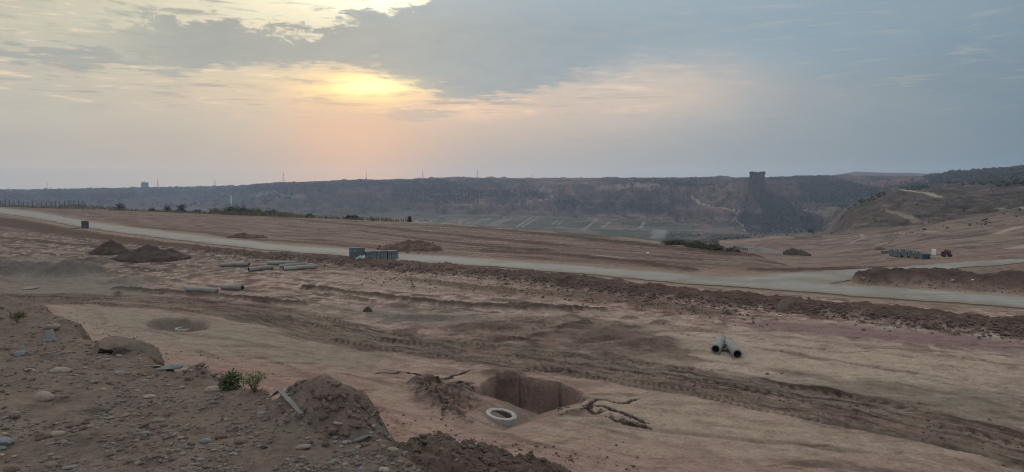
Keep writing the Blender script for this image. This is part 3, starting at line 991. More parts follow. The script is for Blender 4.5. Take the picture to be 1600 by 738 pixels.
stair = 8.0 * (sstep(0.62, 1.0, ft) - ft)
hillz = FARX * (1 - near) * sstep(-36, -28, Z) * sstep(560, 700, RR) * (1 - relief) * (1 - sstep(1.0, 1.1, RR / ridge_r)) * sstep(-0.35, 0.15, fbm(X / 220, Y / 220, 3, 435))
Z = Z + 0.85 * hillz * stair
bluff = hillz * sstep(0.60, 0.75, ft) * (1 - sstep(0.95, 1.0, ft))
Z = Z + FARX * (1 - near) * relief * 0.9 * fbm(X / 25, Y / 25, 3, 431)
sv = COL.copy()
COL[...] = dirt
blend((0.185, 0.130, 0.120), sstep(0.05, 0.40, hn2) * 0.8)
blend((0.056, 0.046, 0.042), sstep(0.02, 0.28, hn1) * 0.85)
blend((0.045, 0.048, 0.034), sstep(0.08, 0.3, fbm(X / 22, Y / 22, 4, 441)) * 0.75)
blend((0.060, 0.064, 0.042), sstep(0.10, 0.45, fbm(X / 70, Y / 70, 5, 440)) * 0.85)
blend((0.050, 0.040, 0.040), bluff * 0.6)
blend((0.045, 0.042, 0.038), gz * gul * 0.6)
blend((0.055, 0.046, 0.044), gz * gul2 * 0.55)
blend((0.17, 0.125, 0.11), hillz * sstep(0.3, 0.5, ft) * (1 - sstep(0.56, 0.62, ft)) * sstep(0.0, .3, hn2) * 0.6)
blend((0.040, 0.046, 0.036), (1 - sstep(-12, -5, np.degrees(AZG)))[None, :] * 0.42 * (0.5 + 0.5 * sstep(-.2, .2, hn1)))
floor_m = (1 - sstep(-36.5, -33.0, Z)) * sstep(400, 560, RR)
blend((0.062, 0.068, 0.048), floor_m * 0.85)
blend((0.095, 0.088, 0.066), floor_m * sstep(0.1, 0.35, fbm(X / 60, Y / 25, 3, 450)) * 0.8)
spur_m = sstep(22.3, 24.0, np.degrees(AZG))[None, :] * sstep(230, 300, RR) * (1 - sstep(500, 600, RR))
blend((0.082, 0.062, 0.052), spur_m * 0.85)
blend((0.040, 0.037, 0.031), spur_m * sstep(0.0, 0.25, fbm(X / 18, Y / 18, 5, 451)) * 0.85)
blend((0.15, 0.115, 0.095), spur_m * sstep(0.12, 0.3, fbm(X / 4.5, Y / 6, 4, 457)) * 0.55)
blend((0.035, 0.030, 0.026), spur_m * sstep(0.14, 0.3, fbm(X / 3.5, Y / 5, 4, 458)) * 0.6)
blend((0.16, 0.128, 0.105), spur_m * sstep(0.18, 0.36, fbm(X / 9, Y / 14, 4, 452)) * 0.65)
blend((0.05, 0.042, 0.034), spur_m * sstep(0.15, 0.3, fbm(X / 7, Y / 7, 4, 454)) * 0.7)
terr = (np.degrees(AZG) > 14.8)[None, :] * sstep(85, 120, RR) * (1 - sstep(250, 300, RR))
blend((0.215, 0.160, 0.125), terr * (0.85 - 0.8 * sstep(0.0, 0.3, fbm(X / 16, Y / 6, 4, 453))))
blend((0.085, 0.066, 0.053), terr * sstep(0.10, 0.3, fbm((X + .5 * Y) / 9, (Y - .3 * X) / 5, 5, 455)) * 0.8)
Z = Z + terr * (0.35 * fbm(X / 12, Y / 5, 4, 456))
fcol = COL.copy()
COL[...] = sv
fm = np.clip(far, 0, 1)
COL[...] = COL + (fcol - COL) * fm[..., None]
# green scrub on the slope just below the lip
lip = sstep(1.02, 1.12, RR / crest_r) * (1 - sstep(260, 420, RR)) * (np.degrees(AZG) < 15.6)[None, :]
blend((0.075, 0.078, 0.048), lip * 0.85)
# a pale beaten track runs along the lip
lipt = np.exp(-((RR / crest_r - 0.975) / 0.016) ** 2) * (np.degrees(AZG) < 14.0)[None, :]
blend((0.26, 0.22, 0.18), (np.degrees(AZG) > -31)[None, :] * lipt * 0.7 * sstep(-0.3, 0.1, big1))

WOODS = [  # polygon in photograph pixels, number, size range in metres
    ([(0, 299), (140, 294), (300, 292), (450, 286), (450, 298), (300, 303), (100, 308), (0, 310)], 1500, (5, 10)),
    ([(450, 285), (560, 282), (690, 279), (700, 284), (560, 292), (460, 300)], 500, (4, 8)),
    ([(610, 290), (690, 280), (730, 292), (745, 300), (735, 315), (640, 318), (610, 305)], 700, (4, 7)),
    ([(740, 298), (820, 296), (870, 304), (860, 310), (780, 309), (740, 306)], 420, (3, 6)),
    ([(870, 308), (890, 308), (912, 322), (900, 326), (868, 318)], 130, (3, 6)),
    ([(930, 280), (1040, 277), (1120, 278), (1115, 290), (1030, 291), (990, 284)], 420, (3, 6)),
    ([(930, 300), (1030, 298), (1070, 310), (1060, 330), (940, 330), (910, 315)], 300, (2.5, 5)),
    ([(1005, 320), (1050, 318), (1060, 329), (1005, 331)], 120, (3, 6)),
    ([(900, 348), (1160, 350), (1170, 354), (900, 353)], 60, (2, 4)),
    ([(1178, 302), (1195, 300), (1225, 312), (1258, 330), (1288, 350), (1284, 361), (1200, 366), (1160, 366), (1200, 340)], 500, (3, 6)),
    ([(1140, 333), (1180, 335), (1250, 362), (1170, 366)], 350, (2.5, 5)),
    ([(1250, 283), (1300, 275), (1345, 290), (1380, 293), (1375, 305), (1320, 325), (1290, 318), (1255, 312)], 900, (4, 7)),
    ([(1200, 277), (1300, 275), (1300, 278), (1200, 281)], 140, (3, 5)),
    ([(1450, 276), (1490, 271), (1520, 266), (1600, 262), (1640, 258), (1640, 284), (1560, 285), (1460, 285)], 1500, (9, 16)),
    ([(1408, 290), (1430, 284), (1450, 286), (1450, 294), (1412, 297)], 180, (3, 5)),
    ([(1050, 366), (1160, 366), (1180, 372), (1120, 380), (1040, 376)], 260, (2, 4)),
]
UG = 800 + FPX * np.tan(np.clip(AZG, -1.2, 1.2))[None, :] + 0 * RR
VG = 369 - FPX * ((Z - EYE) * CP + Y * SP) / np.maximum(Y * CP - (Z - EYE) * SP, 0.1)
for poly, n_, sz_ in WOODS:
    pv_ = np.array(poly, float)
    k = (RR > 420) & (UG > pv_[:, 0].min() - 12) & (UG < pv_[:, 0].max() + 12) & (VG > pv_[:, 1].min() - 4) & (VG < pv_[:, 1].max() + 4)
    wob = fbm(X[k] / 28, Y[k] / 28, 4, 460)
    ins = inside(UG[k] + 16 * wob, VG[k] + 4 * wob, poly) | inside(UG[k] - 10 * wob, VG[k] - 3 * wob, poly)
    fac_ = (0.42 if 640 < pv_[:, 0].mean() < 1110 else 0.9)
    COL[k] = np.where(ins[:, None], COL[k] * (1 - fac_) + fac_ * np.array((0.038, 0.039, 0.034), np.float32) * (1 + .25 * fbm(X[k] / 14, Y[k] / 14, 4, 461))[:, None], COL[k])
ELV = (Z - EYE) / RR                        # slope of the sight line


def hit(u, v, rmin=1.5):
    """first point of the ground along a direction"""
    d = ray(u, v)
    a = math.atan2(d[0], d[1])
    j = np.interp(a, AZG, np.arange(NA))
    j0 = int(np.clip(math.floor(j), 0, NA - 2))
    f = j - j0
    e = ELV[:, j0] * (1 - f) + ELV[:, j0 + 1] * f
    i = np.argmax((e > d[2]) & (RG > rmin))
    if not (e[i] > d[2]) or i == 0:
        return None
    q = (d[2] - e[i - 1]) / (e[i] - e[i - 1] + 1e-12)
    r = RG[i - 1] + (RG[i] - RG[i - 1]) * min(max(q, 0), 1)
    return np.array([d[0] * r, d[1] * r, EYE + d[2] * r])


def ground_z(x, y):
    r = math.hypot(x, y)
    a = math.atan2(x, y)
    i = np.interp(r, RG, np.arange(NR))
    j = np.interp(a, AZG, np.arange(NA))
    i0, j0 = min(int(i), NR - 2), min(int(j), NA - 2)
    fi, fj = i - i0, j - j0
    return float((Z[i0, j0] * (1 - fj) + Z[i0, j0 + 1] * fj) * (1 - fi) + (Z[i0 + 1, j0] * (1 - fj) + Z[i0 + 1, j0 + 1] * fj) * fi)


# dirt tracks and field strips on the far ground
def far_track(pix, hw, colr, amt=0.8):
    pts = [hit(u, v, 80) for u, v in pix]
    pts = [p for p in pts if p is not None]
    d = line_dist(X, Y, [(p[0], p[1]) for p in pts], hw * 6)[0]
    hw_ = hw * (0.8 + 0.4 * hn2)
    blend(colr, (1 - sstep(hw_ * .7, hw_ * 1.2, d)) * amt)


pale = (0.36, 0.32, 0.27)
blend((0.15, 0.110, 0.094), floor_m * sstep(0.0, 0.25, fbm(X / 45, Y / 120, 4, 459)) * 0.8)
for pix, hw_, c_ in (([(880, 351), (1000, 350), (1150, 353)], 5, (0.05, 0.044, 0.038)), ([(900, 346), (1000, 343), (1150, 341)], 4, (0.22, 0.18, 0.155)), ([(920, 366), (1010, 367), (1090, 369)], 8, (0.05, 0.056, 0.042)),
                     ([(1030, 360), (1028, 372)], 9, (0.25, 0.23, 0.21)), ([(640, 352), (760, 356), (860, 360)], 3, (0.06, 0.06, 0.048)), ([(680, 338), (800, 338), (930, 342)], 6, (0.17, 0.13, 0.115)),
                     ([(800, 300), (860, 299), (920, 304)], 2.5, (0.25, 0.2, 0.175)), ([(640, 300), (700, 305), (760, 303)], 2.5, (0.22, 0.17, 0.15))):
    far_track(pix, hw_, c_, 0.75)
for (x0, y0), (x1, y1) in (((661, 347), (685, 342)), ((693, 348), (728, 341)), ((728, 350), (758, 341)), ((762, 353), (790, 340)), ((770, 353), (800, 340)), ((807, 355), (832, 339)), ((815, 355), (841, 339)),
                           ((862, 351), (871, 345)), ((871, 351), (880, 345)), ((912, 360), (932, 342)), ((702, 349), (737, 341)), ((738, 351), (766, 341)), ((640, 346), (662, 342)), ((940, 357), (952, 347)), ((1000, 357), (1006, 348))):
    far_track([(x0, y0), ((x0 + x1) / 2, (y0 + y1) / 2), (x1, y1)], 2.0, (0.27, 0.245, 0.215), 0.85)
far_track([(850, 356), (900, 357), (960, 358), (1020, 359), (1090, 361), (1160, 363)], 2.2, pale)
far_track([(820, 318), (845, 312), (868, 306)], 2.5, pale)
far_track([(690, 321), (740, 321), (780, 321), (812, 320)], 2.5, (0.26, 0.22, 0.19), 0.7)
far_track([(935, 294), (965, 290), (1000, 290), (1030, 291)], 5, (0.26, 0.22, 0.19))
far_track([(1118, 289), (1098, 293), (1096, 298), (1071, 309), (1100, 320), (1152, 333)], 2.0, pale, 0.75)
far_track([(1150, 342), (1158, 352), (1166, 362)], 1.6, pale, 0.6)
far_track([(815, 283), (850, 283), (890, 286), (915, 287)], 5, (0.25, 0.21, 0.18), 0.7)
far_track([(1410, 297), (1425, 299), (1466, 308)], 2.2, (0.36, 0.31, 0.25))
far_track([(1380, 328), (1410, 336), (1430, 346)], 2.0, (0.22, 0.18, 0.14), 0.8)
far_track([(1262, 330), (1280, 331), (1300, 331)], 8, (0.22, 0.19, 0.16), 0.8)
far_track([(1290, 375), (1340, 370), (1400, 364), (1460, 363)], 1.6, (0.29, 0.235, 0.18), 0.8)
far_track([(1560, 365), (1580, 358), (1592, 355)], 1.5, (0.34, 0.28, 0.21), 0.8)
far_track([(1590, 388), (1620, 384)], 2.5, (0.34, 0.28, 0.21), 0.8)
far_track([(1560, 325), (1600, 326)], 1.2, (0.3, 0.26, 0.21), 0.7)
far_track([(400, 302), (430, 300), (470, 305)], 14, (0.22, 0.18, 0.16), 0.7)
far_track([(1130, 378), (1180, 374), (1230, 371)], 3, (0.27, 0.22, 0.18), 0.7)
for pix, hw_, c_ in (([(1250, 396), (1320, 391), (1370, 384), (1400, 374), (1440, 367), (1480, 364)], .8, (0.30, 0.245, 0.195)), ([(1290, 386), (1330, 380), (1350, 372), (1345, 366)], .7, (0.28, 0.23, 0.185)),
                     ([(1340, 396), (1372, 386), (1402, 371)], .5, (0.06, 0.045, 0.037)), ([(1230, 391), (1300, 388), (1360, 388)], .8, (0.07, 0.052, 0.043)), ([(1180, 385), (1210, 379), (1240, 385)], .5, (0.09, 0.068, 0.056)),
                     ([(1480, 392), (1540, 384), (1610, 380)], .7, (0.07, 0.055, 0.045)), ([(1450, 378), (1520, 374), (1600, 372)], .8, (0.26, 0.21, 0.17)), ([(1380, 404), (1480, 402), (1600, 397)], .5, (0.30, 0.25, 0.2)),
                     ([(1240, 402), (1340, 404), (1470, 404), (1590, 400)], .35, (0.07, 0.05, 0.04))):
    far_track(pix, hw_, c_, 0.85)

SHADE_RND = (1 + 0.10 * fbm(X / 0.35, Y / 0.35, 3, 470) * near)
COL[...] = np.clip(COL * SHADE_RND[..., None], 0.02, 0.8)


# ================================================================== materials
def mat(name):
    m = bpy.data.materials.new(name)
    m.use_nodes = True
    m.node_tree.nodes.clear()
    n = NT(m.node_tree)
    b = n.node('ShaderNodeBsdfPrincipled')
    o = n.node('ShaderNodeOutputMaterial')
    n.l.new(b.outputs[0], o.inputs[0])
    b.inputs['Roughness'].default_value = 0.9
    b.inputs['Specular IOR Level'].default_value = 0.2
    return m, n, b


def soil_material(name, far_sheet=False):
    m, n, b = mat(name)
    at = n.node('ShaderNodeAttribute', attribute_name='col')
    rg = n.node('ShaderNodeAttribute', attribute_name='rough')
    pos = n.node('ShaderNodeTexCoord').outputs['Object']
    c = at.outputs['Color']
    if far_sheet:
        f1 = n.noise(pos, 0.06, 6, 0.6)
        f2 = n.noise(pos, 0.5, 4, 0.6)
        c = n.mix(n.step(0.40, 0.68, f1), c, n.mix(1.0, c, (0.55, 0.58, 0.55), 'MULTIPLY'))
        c = n.mix(n.step(0.5, 0.75, f2), c, n.mix(1.0, c, (1.5, 1.4, 1.3), 'MULTIPLY'))
        hgt = f2
        dist = 2.0
        st = 0.6
    else:
        f1 = n.noise(pos, 1.6, 6, 0.6)
        f2 = n.noise(pos, 9.0, 6, 0.65)
        f3 = n.noise(pos, 45.0, 4, 0.6)
        c = n.mix(n.step(0.42, 0.72, f1), c, n.mix(1.0, c, (0.78, 0.75, 0.73), 'MULTIPLY'))
        c = n.mix(n.step(0.48, 0.72, f2), c, n.mix(1.0, c, (1.18, 1.17, 1.15), 'MULTIPLY'))
        c = n.mix(n.step(0.55, 0.30, f2), c, n.mix(1.0, c, (0.80, 0.77, 0.75), 'MULTIPLY'))
        al = n.scaled(pos, (0.45, 1.9, 1.0), rot=(0, 0, math.atan2(0.60, 0.80)))
        f4 = n.noise(al, 1.0, 8, 0.68, 0.6)
        f5 = n.noise(pos, 0.22, 5, 0.6, 0.4)
        nb = n.math('SUBTRACT', 1.0, n.node('ShaderNodeAttribute', attribute_name='bank').outputs['Fac'])
        nb = n.math('MULTIPLY', nb, n.step(0.40, 0.62, f5))
        c = n.mix(n.math('MULTIPLY', n.step(0.54, 0.64, f4), nb), c, n.mix(1.0, c, (0.60, 0.56, 0.54), 'MULTIPLY'))
        c = n.mix(n.math('MULTIPLY', n.step(0.44, 0.32, f4), nb), c, n.mix(1.0, c, (1.22, 1.22, 1.22), 'MULTIPLY'))
        # grit of the embankment
        bk = n.node('ShaderNodeAttribute', attribute_name='bank').outputs['Fac']
        v = n.node('ShaderNodeTexVoronoi')
        v.inputs['Scale'].default_value = 26.0
        n.l.new(pos, v.inputs['Vector'])
        gr = n.node('ShaderNodeSeparateColor')
        n.l.new(v.outputs['Color'], gr.inputs[0])
        few = n.math('MULTIPLY', n.step(0.66, 0.72, gr.outputs[0]), n.step(0.42, 0.32, v.outputs['Distance']))
        few = n.math('MULTIPLY', few, bk)
        c = n.mix(n.math('MULTIPLY', few, 0.7), c, n.mix(gr.outputs[1], (0.11, 0.095, 0.082), (0.24, 0.215, 0.185)))
        hgt = n.math('ADD', n.math('MULTIPLY', f2, 0.7), n.math('MULTIPLY', f3, 0.25))
        hgt = n.math('ADD', hgt, n.math('MULTIPLY', f1, 0.6))
        hgt = n.math('ADD', hgt, n.math('MULTIPLY', few, 0.5))
        dist = 0.12
        st = n.math('ADD', 0.22, n.math('MULTIPLY', rg.outputs['Fac'], 0.7))
    n.l.new(c, b.inputs['Base Color'])
    bp = n.node('ShaderNodeBump')
    n.put(bp.inputs['Strength'], st)
    bp.inputs['Distance'].default_value = dist
    n.l.new(hgt, bp.inputs['Height'])
    n.l.new(bp.outputs[0], b.inputs['Normal'])
    b.inputs['Roughness'].default_value = 0.95
    b.inputs['Specular IOR Level'].default_value = 0.1
    return m


def simple(name, col, var=0.25, scale=6.0, bump=0.3, bdist=0.02, rough=0.85, spec=0.2, rnd=0.0, col2=None, s2=1.0, metal=0.0):
    """a procedural surface: one colour with mottling, a second colour in stains, bump and per-object variation"""
    m, n, b = mat(name)
    pos = n.node('ShaderNodeTexCoord').outputs['Object']
    f = n.noise(pos, scale, 6, 0.62)
    k = n.math('ADD', 1.0 - var, n.math('MULTIPLY', f, 2 * var))
    hs = n.node('ShaderNodeVectorMath', operation='SCALE')
    base = (*col,)
    cc = n.node('ShaderNodeRGB')
    cc.outputs[0].default_value = (*base, 1)
    csrc = cc.outputs[0]
    if col2:
        g = n.noise(pos, s2, 5, 0.6)
        csrc = n.mix(n.step(0.45, 0.66, g), csrc, col2)
    if rnd:
        oi = n.node('ShaderNodeObjectInfo').outputs['Random']
        k = n.math('MULTIPLY', k, n.math('ADD', 1 - rnd, n.math('MULTIPLY', oi, 2 * rnd)))
    n.l.new(csrc, hs.inputs[0])
    n.l.new(k, hs.inputs['Scale'])
    n.l.new(hs.outputs[0], b.inputs['Base Color'])
    if bump:
        bp = n.node('ShaderNodeBump')
        bp.inputs['Strength'].default_value = bump
        bp.inputs['Distance'].default_value = bdist
        n.l.new(f, bp.inputs['Height'])
        n.l.new(bp.outputs[0], b.inputs['Normal'])
    b.inputs['Roughness'].default_value = rough
    b.inputs['Specular IOR Level'].default_value = spec
    b.inputs['Metallic'].default_value = metal
    return m


def tinted(name, c1, c2, rough=0.9, trans=0.0, scale=3.0):
    """leaf or stone surface whose colour runs between two tones by place and by mesh island attribute"""
    m, n, b = mat(name)
    at = n.node('ShaderNodeAttribute', attribute_name='tone').outputs['Fac']
    pos = n.node('ShaderNodeTexCoord').outputs['Object']
    f = n.noise(pos, scale, 3, 0.6)
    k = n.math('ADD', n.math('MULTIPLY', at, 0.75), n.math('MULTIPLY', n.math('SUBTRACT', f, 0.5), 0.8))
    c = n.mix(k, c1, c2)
    n.l.new(c, b.inputs['Base Color'])
    b.inputs['Roughness'].default_value = rough
    return m


M_SOIL = soil_material('soil')
M_HILL = soil_material('hillside', True)
M_CONC = simple('pipe_concrete', (0.235, 0.248, 0.230), 0.3, 5, 0.25, 0.01, 0.85, 0.2, 0.12, (0.19, 0.17, 0.145), 1.3)
M_RING = simple('ring_concrete', (0.33, 0.335, 0.315), 0.2, 9, 0.2, 0.01, 0.85, 0.2, 0, (0.27, 0.245, 0.215), 3.5)
M_BORE = simple('pipe_inside', (0.09, 0.085, 0.08), 0.2, 5, 0.1)
M_ROAD = None
M_BLOCK = simple('grey_block', (0.105, 0.122, 0.140), 0.35, 3.5, 0.5, 0.03, 0.85, 0.2, 0.2, (0.16, 0.18, 0.195), 2.0)
M_BLOCKD = simple('dark_block', (0.045, 0.060, 0.072), 0.35, 3.5, 0.5, 0.03, 0.85, 0.2, 0.2, (0.10, 0.12, 0.13), 2.0)
M_WRAP = simple('pale_block', (0.32, 0.35, 0.37), 0.2, 4, 0.3, 0.01, 0.7, 0.3)
M_WOOD = simple('pallet_wood', (0.16, 0.12, 0.085), 0.3, 8, 0.3)
M_HEAP = simple('heap_soil', (0.058, 0.043, 0.035), 0.4, 2.5, 0.9, 0.12, 0.95, 0.1, 0.1, (0.085, 0.063, 0.050), 1.1)
M_HEAPR = simple('red_heap_soil', (0.090, 0.058, 0.044), 0.4, 2.5, 0.9, 0.12, 0.95, 0.1, 0.1, (0.14, 0.098, 0.076), 1.3)
M_CLODG = simple('clod_soil', (0.145, 0.118, 0.095), 0.35, 4, 0.9, 0.05, 0.95, 0.1, 0.1, (0.085, 0.064, 0.051), 2.2)
M_STEEL = simple('pylon_steel', (0.16, 0.17, 0.18), 0.1, 2, 0)
M_BUILD = simple('far_concrete', (0.22, 0.22, 0.22), 0.15, 0.2, 0)
M_PALE = simple('pale_concrete', (0.55, 0.54, 0.52), 0.12, 0.3, 0)
M_GLASS = simple('dark_window', (0.05, 0.055, 0.06), 0.1, 1, 0, rough=0.3, spec=0.5)
M_FENCE = simple('white_fence', (0.36, 0.40, 0.39), 0.2, 3, 0.1)
M_POST = simple('weathered_post', (0.10, 0.085, 0.07), 0.3, 6, 0.3)
M_RED = simple('red_paint', (0.13, 0.034, 0.028), 0.3, 4, 0.1, 0.01, 0.6, 0.4)
M_WHITE = simple('white_paint', (0.72, 0.74, 0.75), 0.1, 3, 0.05, 0.01, 0.5, 0.4)
M_RUBBER = simple('rubber', (0.03, 0.03, 0.03), 0.2, 6, 0.1)
M_BOARD = simple('grey_board', (0.17, 0.18, 0.17), 0.25, 7, 0.2, 0.01, 0.8, 0.2, 0, (0.15, 0.13, 0.11), 2.5)
M_STONE = simple('river_stone', (0.150, 0.138, 0.120), 0.3, 8, 0.35, 0.01, 0.8, 0.2, 0.35, (0.18, 0.155, 0.125), 2.0)
M_STONEB = simple('pale_stone', (0.235, 0.20, 0.158), 0.25, 8, 0.3, 0.01, 0.8, 0.2, 0.25, (0.20, 0.165, 0.13), 2.5)
M_STONEG = simple('blue_grey_stone', (0.165, 0.180, 0.178), 0.25, 8, 0.3, 0.01, 0.8, 0.2, 0.2, (0.12, 0.12, 0.11), 2.5)
M_STONED = simple('brown_stone', (0.125, 0.092, 0.073), 0.3, 8, 0.4, 0.01, 0.9, 0.15, 0.3, (0.085, 0.065, 0.053), 2.0)
M_GRAVEL = tinted('gravel', (0.085, 0.070, 0.058), (0.25, 0.22, 0.185), 0.9, scale=9)
M_CLOD = tinted('clods', (0.085, 0.062, 0.050), (0.165, 0.124, 0.102), 0.95, scale=5)
M_WOODS = tinted('woodland_leaves', (0.030, 0.036, 0.029), (0.050, 0.056, 0.040), 0.95, scale=0.08)
M_LEAF = tinted('bush_leaves', (0.050, 0.070, 0.028), (0.120, 0.155, 0.062), 0.7)
M_DRY = tinted('dry_leaves', (0.10, 0.12, 0.05), (0.24, 0.24, 0.13), 0.8)
M_SCRUB = tinted('scrub_leaves', (0.060, 0.066, 0.036), (0.14, 0.135, 0.080), 0.9)
M_GRASS = tinted('dry_grass', (0.10, 0.095, 0.05), (0.22, 0.19, 0.11), 0.9)
M_STEM = simple('stem_bark', (0.09, 0.075, 0.05), 0.2, 8, 0)
M_ROCK = simple('cliff_rock', (0.095, 0.075, 0.068), 0.4, 0.25, 1.0, 1.2, 0.95, 0.1, 0, (0.05, 0.044, 0.042), 0.12)


def make_road_material():
    m, n, b = mat('road_concrete')
    pos = n.node('ShaderNodeTexCoord').outputs['Object']
    ed = n.node('ShaderNodeAttribute', attribute_name='edge').outputs['Fac']
    al = n.scaled(pos, (0.10, 1.5, 1), rot=(0, 0, math.atan2(0.60, 0.80)))
    f1 = n.noise(al, 1.0, 6, 0.62)
    f2 = n.noise(pos, 0.22, 6, 0.62)
    f3 = n.noise(pos, 3.0, 6, 0.65)
    c = n.mix(n.step(0.36, 0.66, f1), (0.250, 0.258, 0.238), (0.208, 0.200, 0.176))
    c = n.mix(n.math('MULTIPLY', n.step(0.50, 0.68, f2), 0.75), c, (0.185, 0.158, 0.130))
    c = n.mix(n.math('MULTIPLY', n.step(0.5, 0.8, f3), 0.5), c, (0.165, 0.145, 0.122))
    far_edge = n.math('ADD', ed, n.math('MULTIPLY', n.math('SUBTRACT', f3, 0.5), 0.9))
    far_edge = n.math('ADD', far_edge, n.math('MULTIPLY', n.math('SUBTRACT', f2, 0.5), 0.9))
    c = n.mix(n.math('MULTIPLY', n.step(0.45, 0.95, far_edge), 0.85), c, (0.190, 0.150, 0.118))
    # the junction lies under spread dust
    sx = n.node('ShaderNodeSeparateXYZ')
    n.l.new(pos, sx.inputs[0])
    dust = n.math('MULTIPLY', n.step(8, 22, sx.outputs[0]), n.step(0.40, 0.58, f2))
    c = n.mix(n.math('MULTIPLY', dust, 0.7), c, (0.185, 0.165, 0.138))
    n.l.new(c, b.inputs['Base Color'])
    bp = n.node('ShaderNodeBump')
    bp.inputs['Strength'].default_value = 0.4
    bp.inputs['Distance'].default_value = 0.04
    n.l.new(f3, bp.inputs['Height'])
    n.l.new(bp.outputs[0], b.inputs['Normal'])
    return m


M_ROAD = make_road_material()


# ================================================================== building helpers
def tag(o, label=None, cat=None, group=None, kind=None):
    for k, v in (('label', label), ('category', cat), ('group', group), ('kind', kind)):
        if v:
            o[k] = v
    return o


def mesh_np(name, verts, faces, material, parent=None, smooth=True, tone=None):
    """faces: (n, 3|4) array"""
    me = bpy.data.meshes.new(name)
    v = np.asarray(verts, np.float32)
    f = np.asarray(faces, np.int32)
    me.vertices.add(len(v))
    me.vertices.foreach_set('co', v.ravel())
    me.loops.add(f.size)
    me.loops.foreach_set('vertex_index', f.ravel())
    me.polygons.add(len(f))
    me.polygons.foreach_set('loop_start', np.arange(0, f.size, f.shape[1], dtype=np.int32))
    me.polygons.foreach_set('loop_total', np.full(len(f), f.shape[1], np.int32))
    me.update(calc_edges=True)
    me.polygons.foreach_set('use_smooth', np.full(len(f), smooth, bool))
    if tone is not None:
        me.attributes.new('tone', 'FLOAT', 'POINT').data.foreach_set('value', np.asarray(tone, np.float32))
    me.materials.append(material)
    o = bpy.data.objects.new(name, me)
    C.objects.link(o)
    if parent:
        o.parent = parent
    return o


class MB:
    """collects boxes, tubes and quads into one mesh"""
    def __init__(self):
        self.bm = bmesh.new()

    def box(self, c, s, rot=None, bevel=0.0):
        r = bmesh.ops.create_cube(self.bm, size=1.0)
        m = Matrix.Translation(c) @ (Euler(rot).to_matrix().to_4x4() if rot else Matrix()) @ Matrix.Diagonal((*s, 1))
        bmesh.ops.transform(self.bm, matrix=m, verts=r['verts'])
        if bevel:
            es = list({e for v in r['verts'] for e in v.link_edges})
            bmesh.ops.bevel(self.bm, geom=es, offset=bevel, segments=1, affect='EDGES', profile=0.5)
        return self

    def tube(self, a, b, r0, r1=None, n=6, caps=True):
        a, b = Vector(a), Vector(b)
        d = b - a
        q = d.to_track_quat('Z', 'Y').to_matrix().to_4x4()
        r = bmesh.ops.create_cone(self.bm, cap_ends=caps, segments=n, radius1=r0, radius2=r0 if r1 is None else r1, depth=d.length)
        bmesh.ops.transform(self.bm, matrix=Matrix.Translation((a + b) / 2) @ q, verts=r['verts'])
        return self

    def lathe(self, prof, n=28, axis='Z'):
        """closed ring profile [(radius, height)...] turned about an axis"""
        rings = []
        for (r, h) in prof:
            rings.append([self.bm.verts.new((r * math.cos(2 * math.pi * k / n), r * math.sin(2 * math.pi * k / n), h) if axis == 'Z'
                                            else (h, r * math.cos(2 * math.pi * k / n), r * math.sin(2 * math.pi * k / n))) for k in range(n)])
        m = len(rings)
        for i in range(m):
            A, B = rings[i], rings[(i + 1) % m]
            for k in range(n):
                self.bm.faces.new((A[k], A[(k + 1) % n], B[(k + 1) % n], B[k]))
        bmesh.ops.recalc_face_normals(self.bm, faces=self.bm.faces[:])
        return self

    def build(self, name, material, parent=None, smooth=False):
        me = bpy.data.meshes.new(name)
        self.bm.normal_update()
        self.bm.to_mesh(me)
        self.bm.free()
        me.materials.append(material)
        if smooth:
            me.shade_smooth()
            me.set_sharp_from_angle(angle=R(35))
        o = bpy.data.objects.new(name, me)
        C.objects.link(o)
        if parent:
            o.parent = parent
        return o


def empty(name, loc, rz=0.0, rot=None):
    o = bpy.data.objects.new(name, None)
    C.objects.link(o)
    o.location = loc
    o.rotation_euler = rot if rot else (0, 0, rz)
    o.empty_display_size = 0.3
    return o


def copy_tree(o, parent=None):
    c = o.copy()
    C.objects.link(c)
    c.parent = parent
    for ch in list(o.children):
        copy_tree(ch, c)
    return c


# ================================================================== link the ground sheet
def sheet(name, i0, i1, material, stride=1):
    rows = np.arange(i0, i1 + 1)
    n = len(rows)
    vx = np.stack([X[rows], Y[rows], Z[rows]], -1).reshape(-1, 3)
    idx = np.arange(n * NA).reshape(n, NA)
    f = np.stack([idx[:-1, :-1], idx[:-1, 1:], idx[1:, 1:], idx[1:, :-1]], -1).reshape(-1, 4)
    f = f[:, ::-1]
    o = mesh_np(name, vx, f, material)
    me = o.data
    col = np.ones((n * NA, 4), np.float32)
    col[:, :3] = COL[rows].reshape(-1, 3)
    me.attributes.new('col', 'FLOAT_COLOR', 'POINT').data.foreach_set('color', col.ravel())
    me.attributes.new('rough', 'FLOAT', 'POINT').data.foreach_set('value', ROUGH[rows].astype(np.float32).ravel())
    me.attributes.new('bank', 'FLOAT', 'POINT').data.foreach_set('value', BANK[rows].astype(np.float32).ravel())
    return tag(o, kind='structure')


I_SPLIT = int(np.searchsorted(RG, 290))
sheet('ground', 0, I_SPLIT, M_SOIL)
sheet('hills', I_SPLIT, NR - 1, M_HILL)


